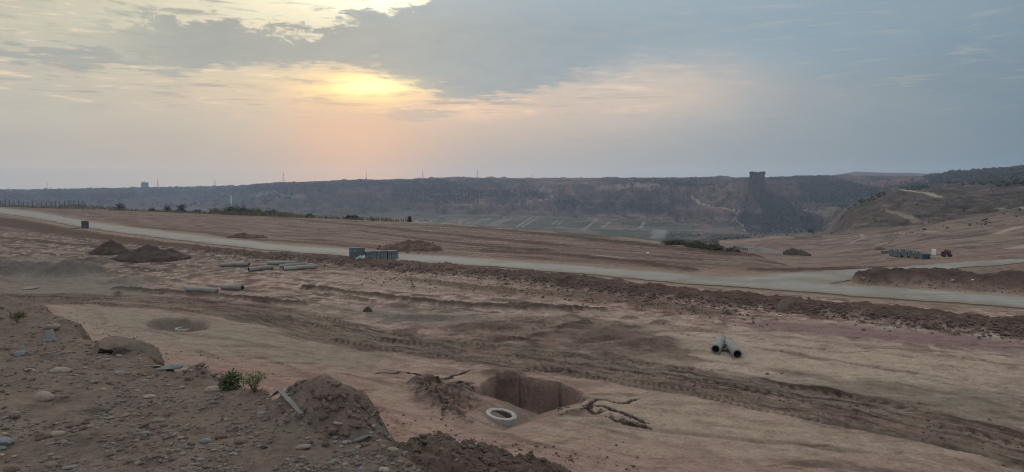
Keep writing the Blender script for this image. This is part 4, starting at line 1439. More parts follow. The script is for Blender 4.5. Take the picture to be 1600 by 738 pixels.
def road_strip(name, a, b, z, thick):
    n = max(len(a), len(b)) * 8

    def res(p, sd):
        t = np.linspace(0, 1, len(p))
        q = np.stack([np.interp(np.linspace(0, 1, n), t, p[:, k]) for k in (0, 1)], -1)
        tan = np.gradient(q, axis=0)
        nrm = np.stack([-tan[:, 1], tan[:, 0]], -1) / (np.linalg.norm(tan, axis=1)[:, None] + 1e-9)
        w_ = 0.75 * fbm(q[:, 0] / 5, q[:, 1] / 5, 3, sd) + 0.22 * fbm(q[:, 0] / 0.9, q[:, 1] / 0.9, 2, sd + 7)
        return q + nrm * w_[:, None]
    A, B = res(a, 750), res(b, 760)
    vs, fs, ed = [], [], []
    m = 11
    for k in range(n):
        row = [(A[k][0], A[k][1], z - thick)]
        ed.append(1)
        for q in range(m):
            t = q / (m - 1)
            p = A[k] * (1 - t) + B[k] * t
            row.append((p[0], p[1], z + 0.04 * (1 - (2 * t - 1) ** 2)))
            ed.append(abs(2 * t - 1))
        row.append((B[k][0], B[k][1], z - thick))
        ed.append(1)
        vs += row
    m2 = m + 2
    for k in range(n - 1):
        for q in range(m2 - 1):
            i = k * m2 + q
            fs.append((i, i + m2, i + m2 + 1, i + 1))
    o = mesh_np(name, vs, fs, M_ROAD, smooth=False)
    o.data.attributes.new('edge', 'FLOAT', 'POINT').data.foreach_set('value', np.array(ed, np.float32))
    return tag(o, kind='structure')


road_strip('road', up_e, lo_e, 0.075, 0.3)
road_strip('side_road', b_up, b_lo, 0.066, 0.3)


# ================================================================== pipes, rings, slabs
def make_pipe(L=2.0, ro=0.21, ri=0.155):
    root = empty('concrete_pipe', (0, 0, 0))
    MB().lathe([(ri, -L / 2), (ro - .008, -L / 2), (ro, -L / 2 + .012), (ro, L / 2 - .07), (ro - .03, L / 2 - .06), (ro - .03, L / 2), (ri, L / 2)], 28, 'X').build('pipe_barrel', M_CONC, root, True)
    MB().lathe([(ri - .006, -L / 2 + .02), (ri - .001, -L / 2 + .02), (ri - .001, L / 2 - .02), (ri - .006, L / 2 - .02)], 24, 'X').build('bore_lining', M_BORE, root, True)
    return root


pipe0 = make_pipe()
first = [True]


def place_pipe(a, b, label, group, length=None, sink=0.02, ends=None):
    """a, b: pixels where the two ends of the pipe touch the ground"""
    pa, pb = hit(*a), hit(*b)
    d = (pb - pa)[:2]
    mid = (pa + pb) / 2
    o = pipe0 if first[0] else copy_tree(pipe0)
    first[0] = False
    rz = math.atan2(d[1], d[0])
    za = ground_z(mid[0] - math.cos(rz) * .95, mid[1] - math.sin(rz) * .95)
    zb = ground_z(mid[0] + math.cos(rz) * .95, mid[1] + math.sin(rz) * .95)
    o.location = (mid[0], mid[1], max((za + zb) / 2, ground_z(mid[0], mid[1])) + 0.21 - sink)
    o.rotation_euler = (0, -math.atan2(zb - za, 1.9), rz)
    L = length if length else max(1.2, min(2.6, math.hypot(*d)))
    o.scale = (L / 2.0, 1.05, 1.05) if group == g1 else (L / 2.0, .92, .92)
    tag(o, label, 'pipe', group)
    return o


g1, g2 = 'concrete pipes on the sand right of the pit', 'concrete pipes left of the road'
place_pipe((1118, 554), (1129, 536), 'left one of two concrete pipes splayed apart on the pale sand', g1, 2.7)
place_pipe((1153, 561), (1137, 540), 'right one of two splayed concrete pipes on pale sand, its open end nearer', g1, 2.7)
o_ = hit(1133, 548)
coll = MB().lathe([(.16, -.09), (.225, -.09), (.225, .09), (.16, .09)], 24, 'X').build('pipe_collar', M_CONC, None, True)
coll.location = (o_[0], o_[1], o_[2] + 0.12)
coll.rotation_euler = (R(60), R(50), R(20))
tag(coll, 'short grey pipe collar lying between the two splayed concrete pipes', 'collar')
place_pipe((292, 456), (340, 459), 'near-left concrete pipe with its dark open end pointing right', g2, 2.1)
place_pipe((341, 452), (386, 455), 'concrete pipe just right of and behind the pipe with the open end', g2, 2.1)
place_pipe((344, 416), (390, 417), 'concrete pipe farthest left in the back row of pipes', g2, 2.9)
place_pipe((391, 424.5), (424, 421), 'short concrete pipe in front of the back row, between two other pipes', g2, 2.3)
place_pipe((420, 415), (464, 414), 'concrete pipe lying hindmost in the back row of pipes', g2, 2.8)
place_pipe((443, 419), (474, 417), 'concrete pipe half hidden behind the pipe at the right end of the row', g2, 2.4)
place_pipe((446, 423), (493, 420.5), 'long concrete pipe at the right end of the back row', g2, 3.0)


def make_ring(name, loc, ro, ri, h, rot, label):
    root = empty(name, loc, rot=rot)
    MB().lathe([(ri, 0), (ri, h), (ri + .03, h + .02), (ro - .02, h + .02), (ro, h), (ro, -.35), (ri, -.35)], 40).build('rim_ring', M_RING, root, True)
    MB().lathe([(ri - .004, -.30), (ri - .001, -.30), (ri - .001, h - .03), (ri - .004, h - .03)], 40).build('shaft_lining', M_BORE, root, True)
    v = MB()
    bmesh.ops.create_circle(v.bm, cap_ends=True, segments=40, radius=ri - .002)
    s = v.build('shaft_bottom', M_BORE, root)
    s.location = (0, 0, -.28)
    return tag(root, label, 'manhole ring')


h = hit(783, 655)
make_ring('manhole_ring', (h[0], h[1] + 0.15, h[2] + 0.10), .53, .37, .02, (R(3), R(9), 0), 'white concrete manhole ring at the foot of the big pit wall')
h = hit(285, 516)
make_ring('manhole_ring', (h[0] + 0.1, h[1] + 0.05, h[2] + 0.06), .50, .37, .03, (R(-2), 0, 0), 'pale manhole ring in the shallow oval pit on the left')
h = hit(48, 452)
sl = MB().lathe([(.001, 0), (.48, 0), (.5, .02), (.5, .08), (.48, .1), (.001, .1)], 30).build('round_slab', M_BOARD, None, True)
sl.location = (h[0], h[1], h[2] + .01)
sl.rotation_euler = (R(4), R(-3), 0)
tag(sl, 'flat pale round concrete slab lying on the grey soil at far left', 'slab')


# ================================================================== block stacks
def make_stack(name, cols, rows, deep, bw=0.40, bh=0.20, bd=0.20, material=None, jitter=0.012, top_gap=0.0, seed=1):
    """blocks laid in courses on a pallet, each course a mesh of its own"""
    rnd = random.Random(seed)
    root = empty(name, (0, 0, 0))
    W, D = cols * bw, deep * bd
    p = MB()
    for k in range(5):
        p.box((0, -D / 2 + D * (k + .5) / 5, .105), (W + .04, D / 5 * .72, .022))
    for k in (-1, 0, 1):
        p.box((k * (W / 2 - .06), 0, .047), (.09, D, .09))
    p.build('pallet', M_WOOD, root)
    for r in range(rows):
        c = MB()
        for i in range(cols):
            for j in range(deep):
                if 0 < i < cols - 1 and 0 < j < deep - 1 and r < rows - 1:
                    continue
                if r == rows - 1 and rnd.random() < top_gap:
                    continue
                c.box((-W / 2 + (i + .5) * bw + rnd.uniform(-jitter, jitter), -D / 2 + (j + .5) * bd + rnd.uniform(-jitter, jitter), .118 + (r + .5) * bh),
                      (bw - .014, bd - .012, bh - .008), (0, 0, rnd.uniform(-.02, .02)), .006)
        c.build('block_course', material or M_BLOCK, root)
    return root


def seat(o, x, y, rz):
    o.location = (x, y, ground_z(x, y) - 0.02)
    o.rotation_euler = (0, 0, rz)


gA = 'block stacks beside the road'
c0, c1 = hit(545, 403.5), hit(620, 405.5)
dirv = (c1 - c0)[:2]
rz0 = math.atan2(dirv[1], dirv[0])
Ltot = math.hypot(*dirv)
s1 = make_stack('block_stack', 4, 5, 5, seed=3, top_gap=0.05)
seat(s1, c0[0] + .7 * math.cos(rz0), c0[1] + .7 * math.sin(rz0) + .5, rz0)
s1.scale = (.88, 1, 1)
tag(s1, 'tall grey block stack at the left end of the row beside the road', 'block stack', gA)
s2 = make_stack('block_stack', 3, 4, 5, seed=4, top_gap=0.0)
t_ = 0.47
labs = ['grey block stack standing next to the tall stack beside the road', 'grey block stack in the middle of the low row beside the road', 'grey block stack at the right end of the low row beside the road']
for k, lab in enumerate(labs):
    s = s2 if k == 0 else copy_tree(s2)
    d = 2.0 + k * 1.11
    s.scale = (.88, 1, 1)
    seat(s, c0[0] + d * math.cos(rz0), c0[1] + d * math.sin(rz0) + .25 - .02 * k, rz0 + (.03, -.02, .05)[k])
    tag(s, lab, 'block stack', gA)
# spilled and loose blocks
def loose_block(u, v, rot, label, mt, group=None, size=(.40, .2, .2), lift=.1):
    p = hit(u, v)
    b = MB().box((0, 0, 0), size, None, .008).build('concrete_block', mt)
    b.location = (p[0], p[1] - .05, p[2] + lift)
    b.rotation_euler = rot
    return tag(b, label, 'block', group)


gL = 'loose blocks beside the stacks'
same = 'loose pale grey block spilled in front of the tall block stack'
for k in range(4):
    loose_block(559 + 3.4 * k, 405.2 - .2 * k, (R(25 * k), R(-28), R(20 + 30 * k)), same, M_WRAP, gL, (.42, .2, .2), .10 + .05 * (k % 2))
s5 = make_stack('block_stack', 2, 6, 4, seed=8, material=M_BLOCKD)
p = hit(131, 357.5)
seat(s5, p[0], p[1] + .4, R(-20))
tag(s5, 'single dark block stack on the near edge of the road, far left', 'block stack')
p = hit(118, 357)
pal = MB()
for k in range(6):
    pal.box((0, -.5 + .2 * k, .12), (1.3, .15, .03))
for k in (-1, 0, 1):
    pal.box((.55 * k, 0, .055), (.1, 1.1, .1))
pal = pal.build('empty_pallet', M_WOOD)
pal.location = (p[0], p[1], p[2])
tag(pal, 'flat empty pallet lying left of the single block stack', 'pallet')

gB = 'dark block stacks on the terrace at right'
q0, q1 = hit(1394, 402), hit(1447, 405.5)
dv = (q1 - q0)[:2]
rzB = math.atan2(dv[1], dv[0])
LB = math.hypot(*dv)
nB = 5
s6 = make_stack('block_stack', 3, 5, 5, seed=11, material=M_BLOCKD, top_gap=0.12)
wB = LB / nB
ordl = ['dark block stack at the left end of the terrace row', 'second dark block stack from the left in the terrace row', 'dark block stack in the middle of the terrace row',
        'second dark block stack from the right in the terrace row', 'dark block stack at the right end of the terrace row, beside the white drum']
for k in range(nB):
    s = s6 if k == 0 else copy_tree(s6)
    d = (k + .5) * wB
    seat(s, q0[0] + d * math.cos(rzB), q0[1] + d * math.sin(rzB), rzB + .02 * (-1) ** k)
    s.scale = (wB / 1.24, 1, 1.0 - .05 * k)
    tag(s, ordl[k], 'block stack', gB)
s7 = make_stack('block_stack', 4, 2, 4, seed=15, material=M_BLOCK)
p = hit(1384, 395.5)
seat(s7, p[0], p[1], R(-5))
tag(s7, 'low pale grey-green block stack behind the left end of the terrace row', 'block stack', gB)

# white drum and the red machine
p = hit(1459, 399)
dr = empty('drum', (p[0], p[1], p[2] - .03))
MB().lathe([(.02, 0), (.29, 0), (.30, .03), (.29, .30), (.305, .32), (.29, .34), (.29, .60), (.305, .62), (.29, .64), (.30, .90), (.28, .92), (.02, .92)], 20).build('drum_shell', M_WHITE, dr, True)
MB().lathe([(.02, .915), (.25, .925), (.25, .95), (.02, .95)], 20).build('lid', M_WHITE, dr, True)
tag(dr, 'white drum standing right of the dark block stacks', 'drum')
p = hit(1479, 401.5)
mc = empty('site_mixer', (p[0], p[1], p[2]), R(-15))
mc.scale = (.8, .8, .8)
MB().box((0, 0, .45), (1.5, .8, .12), None, .02).box((-.9, 0, .42), (.8, .07, .07)).box((.55, .3, .7), (.08, .08, .6)).box((.55, -.3, .7), (.08, .08, .6)).build('chassis', M_RED, mc)
dm = MB().lathe([(.05, -.5), (.32, -.48), (.46, -.15), (.44, .18), (.26, .48), (.22, .48), (.40, .15), (.05, -.3)], 20, 'X').build('mixing_drum', M_RED, mc, True)
dm.location = (.1, 0, .92)
dm.rotation_euler = (0, R(-25), R(180))
MB().box((-.6, 0, .72), (.5, .55, .42), None, .04).build('engine_box', M_RUBBER, mc)
for sx, sy in ((.5, .48), (.5, -.48), (-.5, .48), (-.5, -.48)):
    wl = MB().lathe([(.05, -.07), (.25, -.08), (.28, -.05), (.28, .05), (.25, .08), (.05, .07)], 18, 'X').build('wheel', M_RUBBER, mc, True)
    wl.location = (sx, sy, .27)
    wl.rotation_euler = (0, 0, R(90))
tag(mc, 'small red wheeled machine parked right of the white drum', 'machine')


# ================================================================== heaps and clods
def heap(name, u, v, w_px, h_px, material, label, cat='dirt heap', group=None, depth=0.7, seed=0, peaks=((0, 1.0),), sharp=1.25, skew=0.0, lump=0.10, yaw=None):
    """u, v: pixel of the middle of the heap's front foot; width and height in photograph pixels"""
    p = hit(u, v)
    r = math.hypot(p[0], p[1])
    W, H = w_px * r / FPX, h_px * r / FPX
    nA, nR = 96, 40
    a = np.linspace(0, 2 * np.pi, nA, endpoint=False)
    rr = np.linspace(0, 1, nR) ** 0.8
    A, RRr = np.meshgrid(a, rr)
    out = 1 + 0.16 * fbm(np.cos(A) * 1.6 + 5 * seed, np.sin(A) * 1.6, 4, 500 + seed)
    x = np.cos(A) * RRr * out * W / 2
    y = np.sin(A) * RRr * out * W / 2 * depth
    env = np.clip(1 - RRr, 0, 1)
    hgt = np.zeros_like(x)
    for px, ph in peaks:
        q = np.sqrt(((x - px * W) / (W * .5 * (1 - abs(px)))) ** 2 + (y / (W / 2 * depth)) ** 2)
        hgt = np.maximum(hgt, ph * np.clip(1 - q, 0, 1) ** (1 / sharp) if sharp > 1 else ph * np.clip(1 - q, 0, 1))
    z = H * hgt
    sc = max(W / 9, 0.05)
    z = z + (lump * H * fbm(x / sc + seed, y / sc, 4, 510 + seed) + lump * .5 * H * fbm(x / sc * 4 + seed, y / sc * 4, 3, 520 + seed)) * sstep(0, 0.25, env)
    z = np.where(RRr > 0.97, -0.25 * max(H, .2), z)
    cx, cy = p[0], p[1] + W / 2 * depth * 0.85
    base = np.vectorize(ground_z)(cx + x, cy + y)
    z = z + base - 0.02
    org = (cx, cy, ground_z(cx, cy))
    vs = np.stack([x, y, z - org[2]], -1).reshape(-1, 3)
    idx = np.arange(nA * nR).reshape(nR, nA)
    nx = np.roll(idx, -1, 1)
    f = np.stack([idx[:-1], idx[1:], nx[1:], nx[:-1]], -1).reshape(-1, 4)
    o = mesh_np(name, vs, f, material, smooth=True)
    o.location = org
    return tag(o, label, cat, group)


gH = 'dark soil heaps left of the pipes'
heap('dirt_heap', 162, 398, 58, 20, M_HEAP, 'small pointed dark soil heap, leftmost of three near the road', group=gH, seed=1, peaks=((0.02, 1.0), (-.2, .45)))
heap('dirt_heap', 212, 410.5, 96, 24, M_HEAP, 'largest dark soil heap, in the middle of three near the road', group=gH, seed=2, peaks=((.04, 1.0), (-.15, .62), (.22, .7)))
heap('dirt_heap', 262, 406.5, 56, 16, M_HEAP, 'low dark soil heap, rightmost of three near the road', group=gH, seed=3, peaks=((-.05, 1.0), (.2, .5)))
heap('rubble_heap', 640, 393, 100, 17, M_HEAPR, 'broad stony reddish heap beyond the road behind the block stacks', 'rubble heap', seed=4, peaks=((-.05, .95), (.12, 1.0), (-.28, .6), (.3, .55)), depth=.5, lump=.22)
heap('rubble_heap', 382, 372, 62, 7, M_HEAPR, 'low flat reddish heap beyond the road above the pipes', 'rubble heap', seed=5, peaks=((-.1, 1), (.2, .7)), depth=.4, lump=.25)
heap('rubble_heap', 888, 446, 40, 11, M_HEAPR, 'small pointed lump of dark soil rising from the spoil bank below the road', 'rubble heap', seed=6, peaks=((0, 1), (.25, .5)), depth=.6, lump=.25)
heap('dirt_heap', 1378, 391, 20, 4, M_HEAPR, 'low brown heap left of the dark block stacks', seed=12, depth=.5)
heap('dirt_heap', 1247, 399, 46, 10, M_HEAP, 'low rounded dark heap right of the white fence', seed=7, peaks=((-.1, 1), (.15, .8)), depth=.5)
heap('soil_clod', 574, 488, 15, 7.5, M_HEAP, 'single dark clod lying alone on the flat pale soil', 'clod', seed=8, sharp=2.0)
heap('soil_clod', 1232, 486, 30, 12, M_CLODG, 'large flat-topped clod at the foot of the spoil bank', 'clod', seed=13, sharp=3.0, lump=.06)

# the big weathered clod with a hollow on the embankment edge
def big_clod():
    p = hit(168, 553)
    r = math.hypot(p[0], p[1])
    s = r / FPX
    me = bmesh.new()
    bmesh.ops.create_icosphere(me, subdivisions=6, radius=1.0)
    co = np.array([v.co for v in me.verts])
    n_ = fbm(co[:, 0] * 1.5 + co[:, 2], co[:, 1] * 1.5 - co[:, 2], 4, 600)
    n2_ = fbm(co[:, 0] * 6 + co[:, 2] * 3, co[:, 1] * 6 - co[:, 2] * 4, 4, 601)
    rad = 1 + 0.26 * n_ + 0.10 * n2_
    # hollow facing the viewer
    hd_ = np.array([0.12, -0.96, 0.02])
    hd_ /= np.linalg.norm(hd_)
    dot = co @ hd_
    rad -= 0.55 * sstep(0.88, 0.95, dot + .05 * n2_)
    co = co * rad[:, None]
    rgb_ = np.random.default_rng(77)
    for _ in range(11):
        dv_ = rgb_.normal(size=3)
        dv_[2] = abs(dv_[2])
        dv_ /= np.linalg.norm(dv_)
        kk_ = co @ dv_ - rgb_.uniform(.55, .85)
        co = co - np.outer(np.clip(kk_, 0, None), dv_) * .85
    co = co * (1 + .05 * fbm(co[:, 0] * 12 + co[:, 2] * 9, co[:, 1] * 12, 3, 603))[:, None]
    cut = 0.50 + 0.10 * co[:, 0]
    co[:, 2] = np.where(co[:, 2] > cut, cut + (co[:, 2] - cut) * .22, co[:, 2])
    co[:, 0] *= 1 + .45 * np.clip(-co[:, 2] + .2, 0, 1)
    co[:, 2] += .05 * fbm(co[:, 0] * 9, co[:, 1] * 9, 3, 602)
    co = co * np.array([52 * s, 38 * s, 30 * s])
    for v, c in zip(me.verts, co):
        v.co = c
    m_ = bpy.data.meshes.new('clay_boulder')
    me.to_mesh(m_)
    me.free()
    m_.materials.append(M_CLODG)
    m_.shade_smooth()
    o = bpy.data.objects.new('clay_boulder', m_)
    C.objects.link(o)
    o.location = (p[0] + .05, p[1] + 0.30, p[2] - 0.02)
    o.rotation_euler = (R(6), R(9), R(-10))
    tag(o, 'big flat-topped clay boulder with a dark hollow on the embankment edge', 'boulder')


big_clod()

# ================================================================== stones on the embankment
def rock_mesh(name, seed, flat=0.5, angular=0.0, sub=3, long=1.3):
    bm = bmesh.new()
    bmesh.ops.create_icosphere(bm, subdivisions=sub, radius=1.0)
    co = np.array([v.co for v in bm.verts])
    n_ = fbm(co[:, 0] * 1.1 + co[:, 2] + seed * 3.1, co[:, 1] * 1.1 - co[:, 2] * .7, 3, 700 + seed)
    rad = 1 + (0.28 + .2 * angular) * n_
    co = co * rad[:, None]
    if angular:
        rg = np.random.default_rng(seed)
        for _ in range(9):
            d = rg.normal(size=3)
            d /= np.linalg.norm(d)
            k = co @ d - rg.uniform(.45, .8)
            co = co - np.outer(np.clip(k, 0, None), d) * angular
    co = co * np.array([long, 1.0, flat])
    for v, c in zip(bm.verts, co):
        v.co = c
    me = bpy.data.meshes.new(name)
    bm.to_mesh(me)
    bm.free()
    me.shade_smooth()
    if angular:
        me.set_sharp_from_angle(angle=R(40))
    return me


round_meshes, slab_meshes = [], []
for k in range(10):
    for lst, ang, fl in ((round_meshes, 0.0, .45 + .04 * k), (slab_meshes, 0.9, .35 + .04 * k)):
        lst.append(rock_mesh('stone', k + (20 if ang else 0), fl, ang, 3, 1.2 + .08 * (k % 5)))


mesh_mats = {}


def stone(u, v, wpx, material, label, group=None, meshes=round_meshes, name='stone', tilt=0.25, sink=.28, k=None, cat='stone', rz=None):
    p = hit(u, v)
    if p is None:
        return None
    r = math.hypot(p[0], p[1])
    k = random.randrange(10) if k is None else k
    key_ = (id(meshes), k, material.name)
    if key_ not in mesh_mats:
        me = meshes[k].copy()
        me.materials.append(material)
        mesh_mats[key_] = me
    o = bpy.data.objects.new(name, mesh_mats[key_])
    C.objects.link(o)
    s = wpx * r / FPX / 2.9
    o.scale = (s, s * random.uniform(.75, 1.0), s * random.uniform(.8, 1.1))
    o.rotation_euler = (random.uniform(-tilt, tilt), random.uniform(-tilt, tilt), random.uniform(-.5, .5) if rz is None else rz)
    o.location = (p[0], p[1], p[2] + s * .5 * (1 - 2 * sink))
    return tag(o, label, cat, group)


gS = 'stones strewn over the embankment'
special = [
    (82, 514, 26, M_STONEB, 'pale oval stone behind a grass tuft at the far left', round_meshes, .1),
    (30, 554, 22, M_STONEG, 'blue-grey block-shaped stone at the left edge, above the pale flat patch', slab_meshes, .15),
    (47, 580, 15, M_STONEB, 'squarish pale stone left of the flat oval stone', slab_meshes, .15),
    (94, 582, 27, M_STONEB, 'flat oval pale stone on the bare patch at left', round_meshes, .1),
    (68, 624, 34, M_STONEB, 'long cream stone lying alone on bare soil at lower left', round_meshes, .08),
    (8, 694, 36, M_STONEG, 'blue-grey angular slab at the left picture edge', slab_meshes, .25),
    (3, 702, 16, M_STONEG, 'rounded grey stone in front of the angular slab at the left edge', round_meshes, .1),
    (81, 729, 20, M_STONE, 'round grey-brown stone in the dark scrape at the bottom left', round_meshes, .1),
    (110, 733, 26, M_STONEG, 'grey flat slab at the bottom edge beside the dark scrape', slab_meshes, .2),
    (18, 735, 24, M_STONED, 'reddish stone in the bottom left corner', round_meshes, .1),
    (90, 681, 22, M_STONEB, 'small long pale stone above the dark scrape', round_meshes, .1),
    (322, 691, 21, M_STONEG, 'smooth light grey stone left of two brown stones', round_meshes, .08),
    (345, 685, 19, M_STONED, 'brown flat stone right of the smooth light grey stone', round_meshes, .1),
    (376, 691, 24, M_STONED, 'wide brown stone, rightmost of three near the middle of the bank', round_meshes, .1),
    (248, 659, 20, M_STONE, 'grey oval stone above a small dark-based stone', round_meshes, .1),
    (233, 622, 22, M_STONEB, 'thin pale stone lying flat below the grey boulder row', round_meshes, .05),
    (474, 700, 25, M_STONE, 'round pale grey stone in front of the big cracked mound', round_meshes, .08),
    (489, 697, 10, M_STONE, 'little stone touching the round pale grey stone', round_meshes, .1),
    (528, 663, 20, M_STONEB, 'pinkish cream stone at the foot of the big cracked mound', round_meshes, .1),
    (565, 688, 33, M_STONEG, 'greenish grey angular stone at the right foot of the mound', slab_meshes, .2),
    (541, 692, 16, M_STONEG, 'narrow grey stone leaning beside the greenish angular stone', slab_meshes, .3),
    (580, 682, 11, M_STONEG, 'upright small grey stone right of the greenish angular stone', round_meshes, .3),
    (558, 667, 34, M_STONED, 'dark brown overhanging lump at the mound foot', slab_meshes, .2),
    (614, 704, 18, M_STONEB, 'pale stone half buried where rubble begins', round_meshes, .1),
    (268, 577, 44, M_STONEG, 'largest greenish grey flat boulder on the embankment edge', slab_meshes, .1),
    (242, 574, 20, M_STONE, 'brown-grey slab touching the largest flat boulder', slab_meshes, .15),
    (334, 611, 28, M_STONEB, 'orange-tan stone below the green bush', round_meshes, .1),
    (351, 606, 13, M_STONE, 'small white-grey stone at the root of the green bush', round_meshes, .1),
    (412, 700, 20, M_STONED, 'brown lump of soil left of the round pale grey stone', slab_meshes, .2),
    (22, 654, 22, M_STONED, 'dark brown clod left of the long cream stone', slab_meshes, .2),
    (600, 737, 22, M_STONEB, 'small pale stone at the bottom edge left of the rubble', round_meshes, .1),
]
for (u, v, wp, mt, lab, ms, tl) in special:
    stone(u, v, wp, mt, lab, None, ms, tilt=tl)
gC = 'stones strewn over the embankment'
lab_r = 'small rounded grey-brown stone strewn on the embankment soil'
lab_p = 'small pale stone strewn on the embankment soil'
lab_a = 'small angular stone strewn on the embankment soil'
n_st = 0
taken = [(s[0], s[1], s[2]) for s in special]
clusters = [(150, 560, 60, 22, 60), (240, 590, 80, 18, 50), (195, 665, 40, 24, 42), (520, 675, 60, 14, 36), (390, 680, 90, 34, 40), (100, 540, 50, 16, 24)]
cand = []
for (cu, cv, su, sv_, n) in clusters:
    for _ in range(n):
        cand.append((random.gauss(cu, su * .6), random.gauss(cv, sv_ * .6)))
for _ in range(110):
    cand.append((random.uniform(0, 640), random.uniform(540, 738)))
for (u, v) in cand:
    if n_st >= 262 or not (0 < u < 660 and 470 < v < 738):
        continue
    p = hit(u, v)
    if p is None or math.hypot(p[0], p[1]) > 17:
        continue
    wp = 4.5 + 8 * random.random() ** 2.6 + (v - 540) / 200 * 3
    if any(abs(u - a) < (b_ + wp) * .5 and abs(v - c) < (b_ + wp) * .3 for a, c, b_ in taken):
        continue
    q = random.random()
    if q < .45:
        mt, lab, ms = M_STONE, lab_r, round_meshes
    elif q < .65:
        mt, lab, ms = M_STONEB, lab_p, round_meshes
    elif q < .85:
        mt, lab, ms = M_STONEG, lab_a, slab_meshes
    else:
        mt, lab, ms = M_STONED, lab_a, slab_meshes
    stone(u, v, wp, mt, lab, gC, ms)
    taken.append((u, v, wp * .6))
    n_st += 1


# ---- uncountable grit, clods
def lumps(name, pts, material, sub, jit, flat, seed):
    """pts: (x, y, z, size). one merged mesh of many lumps"""
    bm = bmesh.new()
    bmesh.ops.create_icosphere(bm, subdivisions=sub, radius=1.0)
    co = np.array([v.co for v in bm.verts], np.float32)
    fs = np.array([[v.index for v in f.verts] for f in bm.faces], np.int32)
    bm.free()
    rg = np.random.default_rng(seed)
    pts = np.array(pts, np.float32)
    n = len(pts)
    V = np.repeat(co[None], n, 0) * (1 + rg.normal(0, jit, (n, len(co), 1))).astype(np.float32)
    sc = np.stack([rg.uniform(.8, 1.5, n), rg.uniform(.7, 1.1, n), rg.uniform(flat * .7, flat * 1.3, n)], -1) * pts[:, 3:4]
    V = V * sc[:, None, :]
    a = rg.uniform(0, 2 * np.pi, n)
    ca, sa = np.cos(a)[:, None], np.sin(a)[:, None]
    Vx = V[..., 0] * ca - V[..., 1] * sa
    Vy = V[..., 0] * sa + V[..., 1] * ca
    tl = rg.normal(0, .25, n)[:, None]
    Vz = V[..., 2] + Vx * tl * .4
    W_ = np.stack([Vx + pts[:, 0:1], Vy + pts[:, 1:2], Vz + pts[:, 2:3]], -1).reshape(-1, 3)
    F = (fs[None] + (np.arange(n) * len(co))[:, None, None]).reshape(-1, 3)
    tone = np.repeat(np.clip(rg.normal(.45, .3, n), 0, 1), len(co))
    return mesh_np(name, W_, F, material, smooth=False, tone=tone)


def scatter(n, us, vs, sz, rmin, rmax, test=None, seed=0, lift=.2):
    rg = np.random.default_rng(seed)
    out = []
    for _ in range(n):
        p = hit(rg.uniform(*us), rg.uniform(*vs))
        if p is None:
            continue
        r = math.hypot(p[0], p[1])
        if not rmin < r < rmax or (test and not test(p)):
            continue
        s = sz[0] * (sz[1] / sz[0]) ** (rg.random() ** 1.7)
        out.append((p[0], p[1], p[2] + s * lift, s))
    return out


def dens(p, sc, seed, lo):
    return float(fbm(np.array([p[0] / sc]), np.array([p[1] / sc]), 3, seed)[0]) > lo


gp = scatter(9500, (-40, 660), (465, 745), (.005, .036), 4, 18, lambda p: 3.9 < p[2] < 5.25 and dens(p, .8, 801, -.06), 1, .1)
tag(lumps('gravel', gp, M_GRAVEL, 1, .10, .55, 2), 'fine gravel covering the embankment soil', 'gravel', kind='stuff')
cp = scatter(600, (640, 930), (655, 745), (.012, .045), 6, 16, lambda p: p[2] > 1.2 and dens(p, .6, 803, -.05), 3, .1)
cp += scatter(60, (430, 640), (575, 700), (.02, .06), 6, 16, lambda p: p[2] > 3.9, 4, .1)
cp += scatter(420, (-30, 640), (470, 740), (.02, .06), 6, 18, lambda p: p[2] > 4.2 and dens(p, 1.0, 802, .1), 5, .1)


def along(pix, n, spread, sz, seed):
    rg = np.random.default_rng(seed)
    out = []
    for _ in range(n):
        t = rg.uniform(0, len(pix) - 1)
        i = min(int(t), len(pix) - 2)
        u = pix[i][0] + (pix[i + 1][0] - pix[i][0]) * (t - i)
        v = pix[i][1] + (pix[i + 1][1] - pix[i][1]) * (t - i) + rg.normal(0, 1) * spread * (0.4 + u / 1600)
        p = hit(u, v)
        if p is None or p[2] < -1:
            continue
        s = sz[0] * (sz[1] / sz[0]) ** (rg.random() ** 1.6)
        out.append((p[0], p[1], p[2] + s * .25, s))
    return out


cp += along([(300, 388), (520, 410), (760, 429), (1000, 458), (1300, 488), (1600, 521)], 3200, 6.0, (.025, .13), 6)
cp += along([(560, 432), (760, 450), (1000, 473), (1200, 500)], 500, 7, (.03, .10), 7)
cp += along([(1345, 440), (1470, 448), (1600, 458)], 140, 4, (.03, .09), 8)
cp += along([(400, 490), (700, 544), (1000, 581), (1300, 633), (1600, 701)], 700, 9, (.015, .05), 9)
cp += along([(650, 600), (700, 625), (690, 650)], 90, 6, (.02, .08), 10)
cp += along([(870, 640), (930, 640), (1000, 660)], 50, 4, (.02, .06), 11)
cp += along([(100, 490), (300, 570), (560, 640), (760, 700), (1000, 728)], 420, 14, (.015, .05), 12)
cp += along([(590, 388), (640, 388), (690, 390)], 160, 4, (.05, .22), 13)
tag(lumps('soil_clods', cp, M_CLOD, 1, .16, .7, 4), 'broken clods of dark soil scattered over the site', 'clods', kind='stuff')

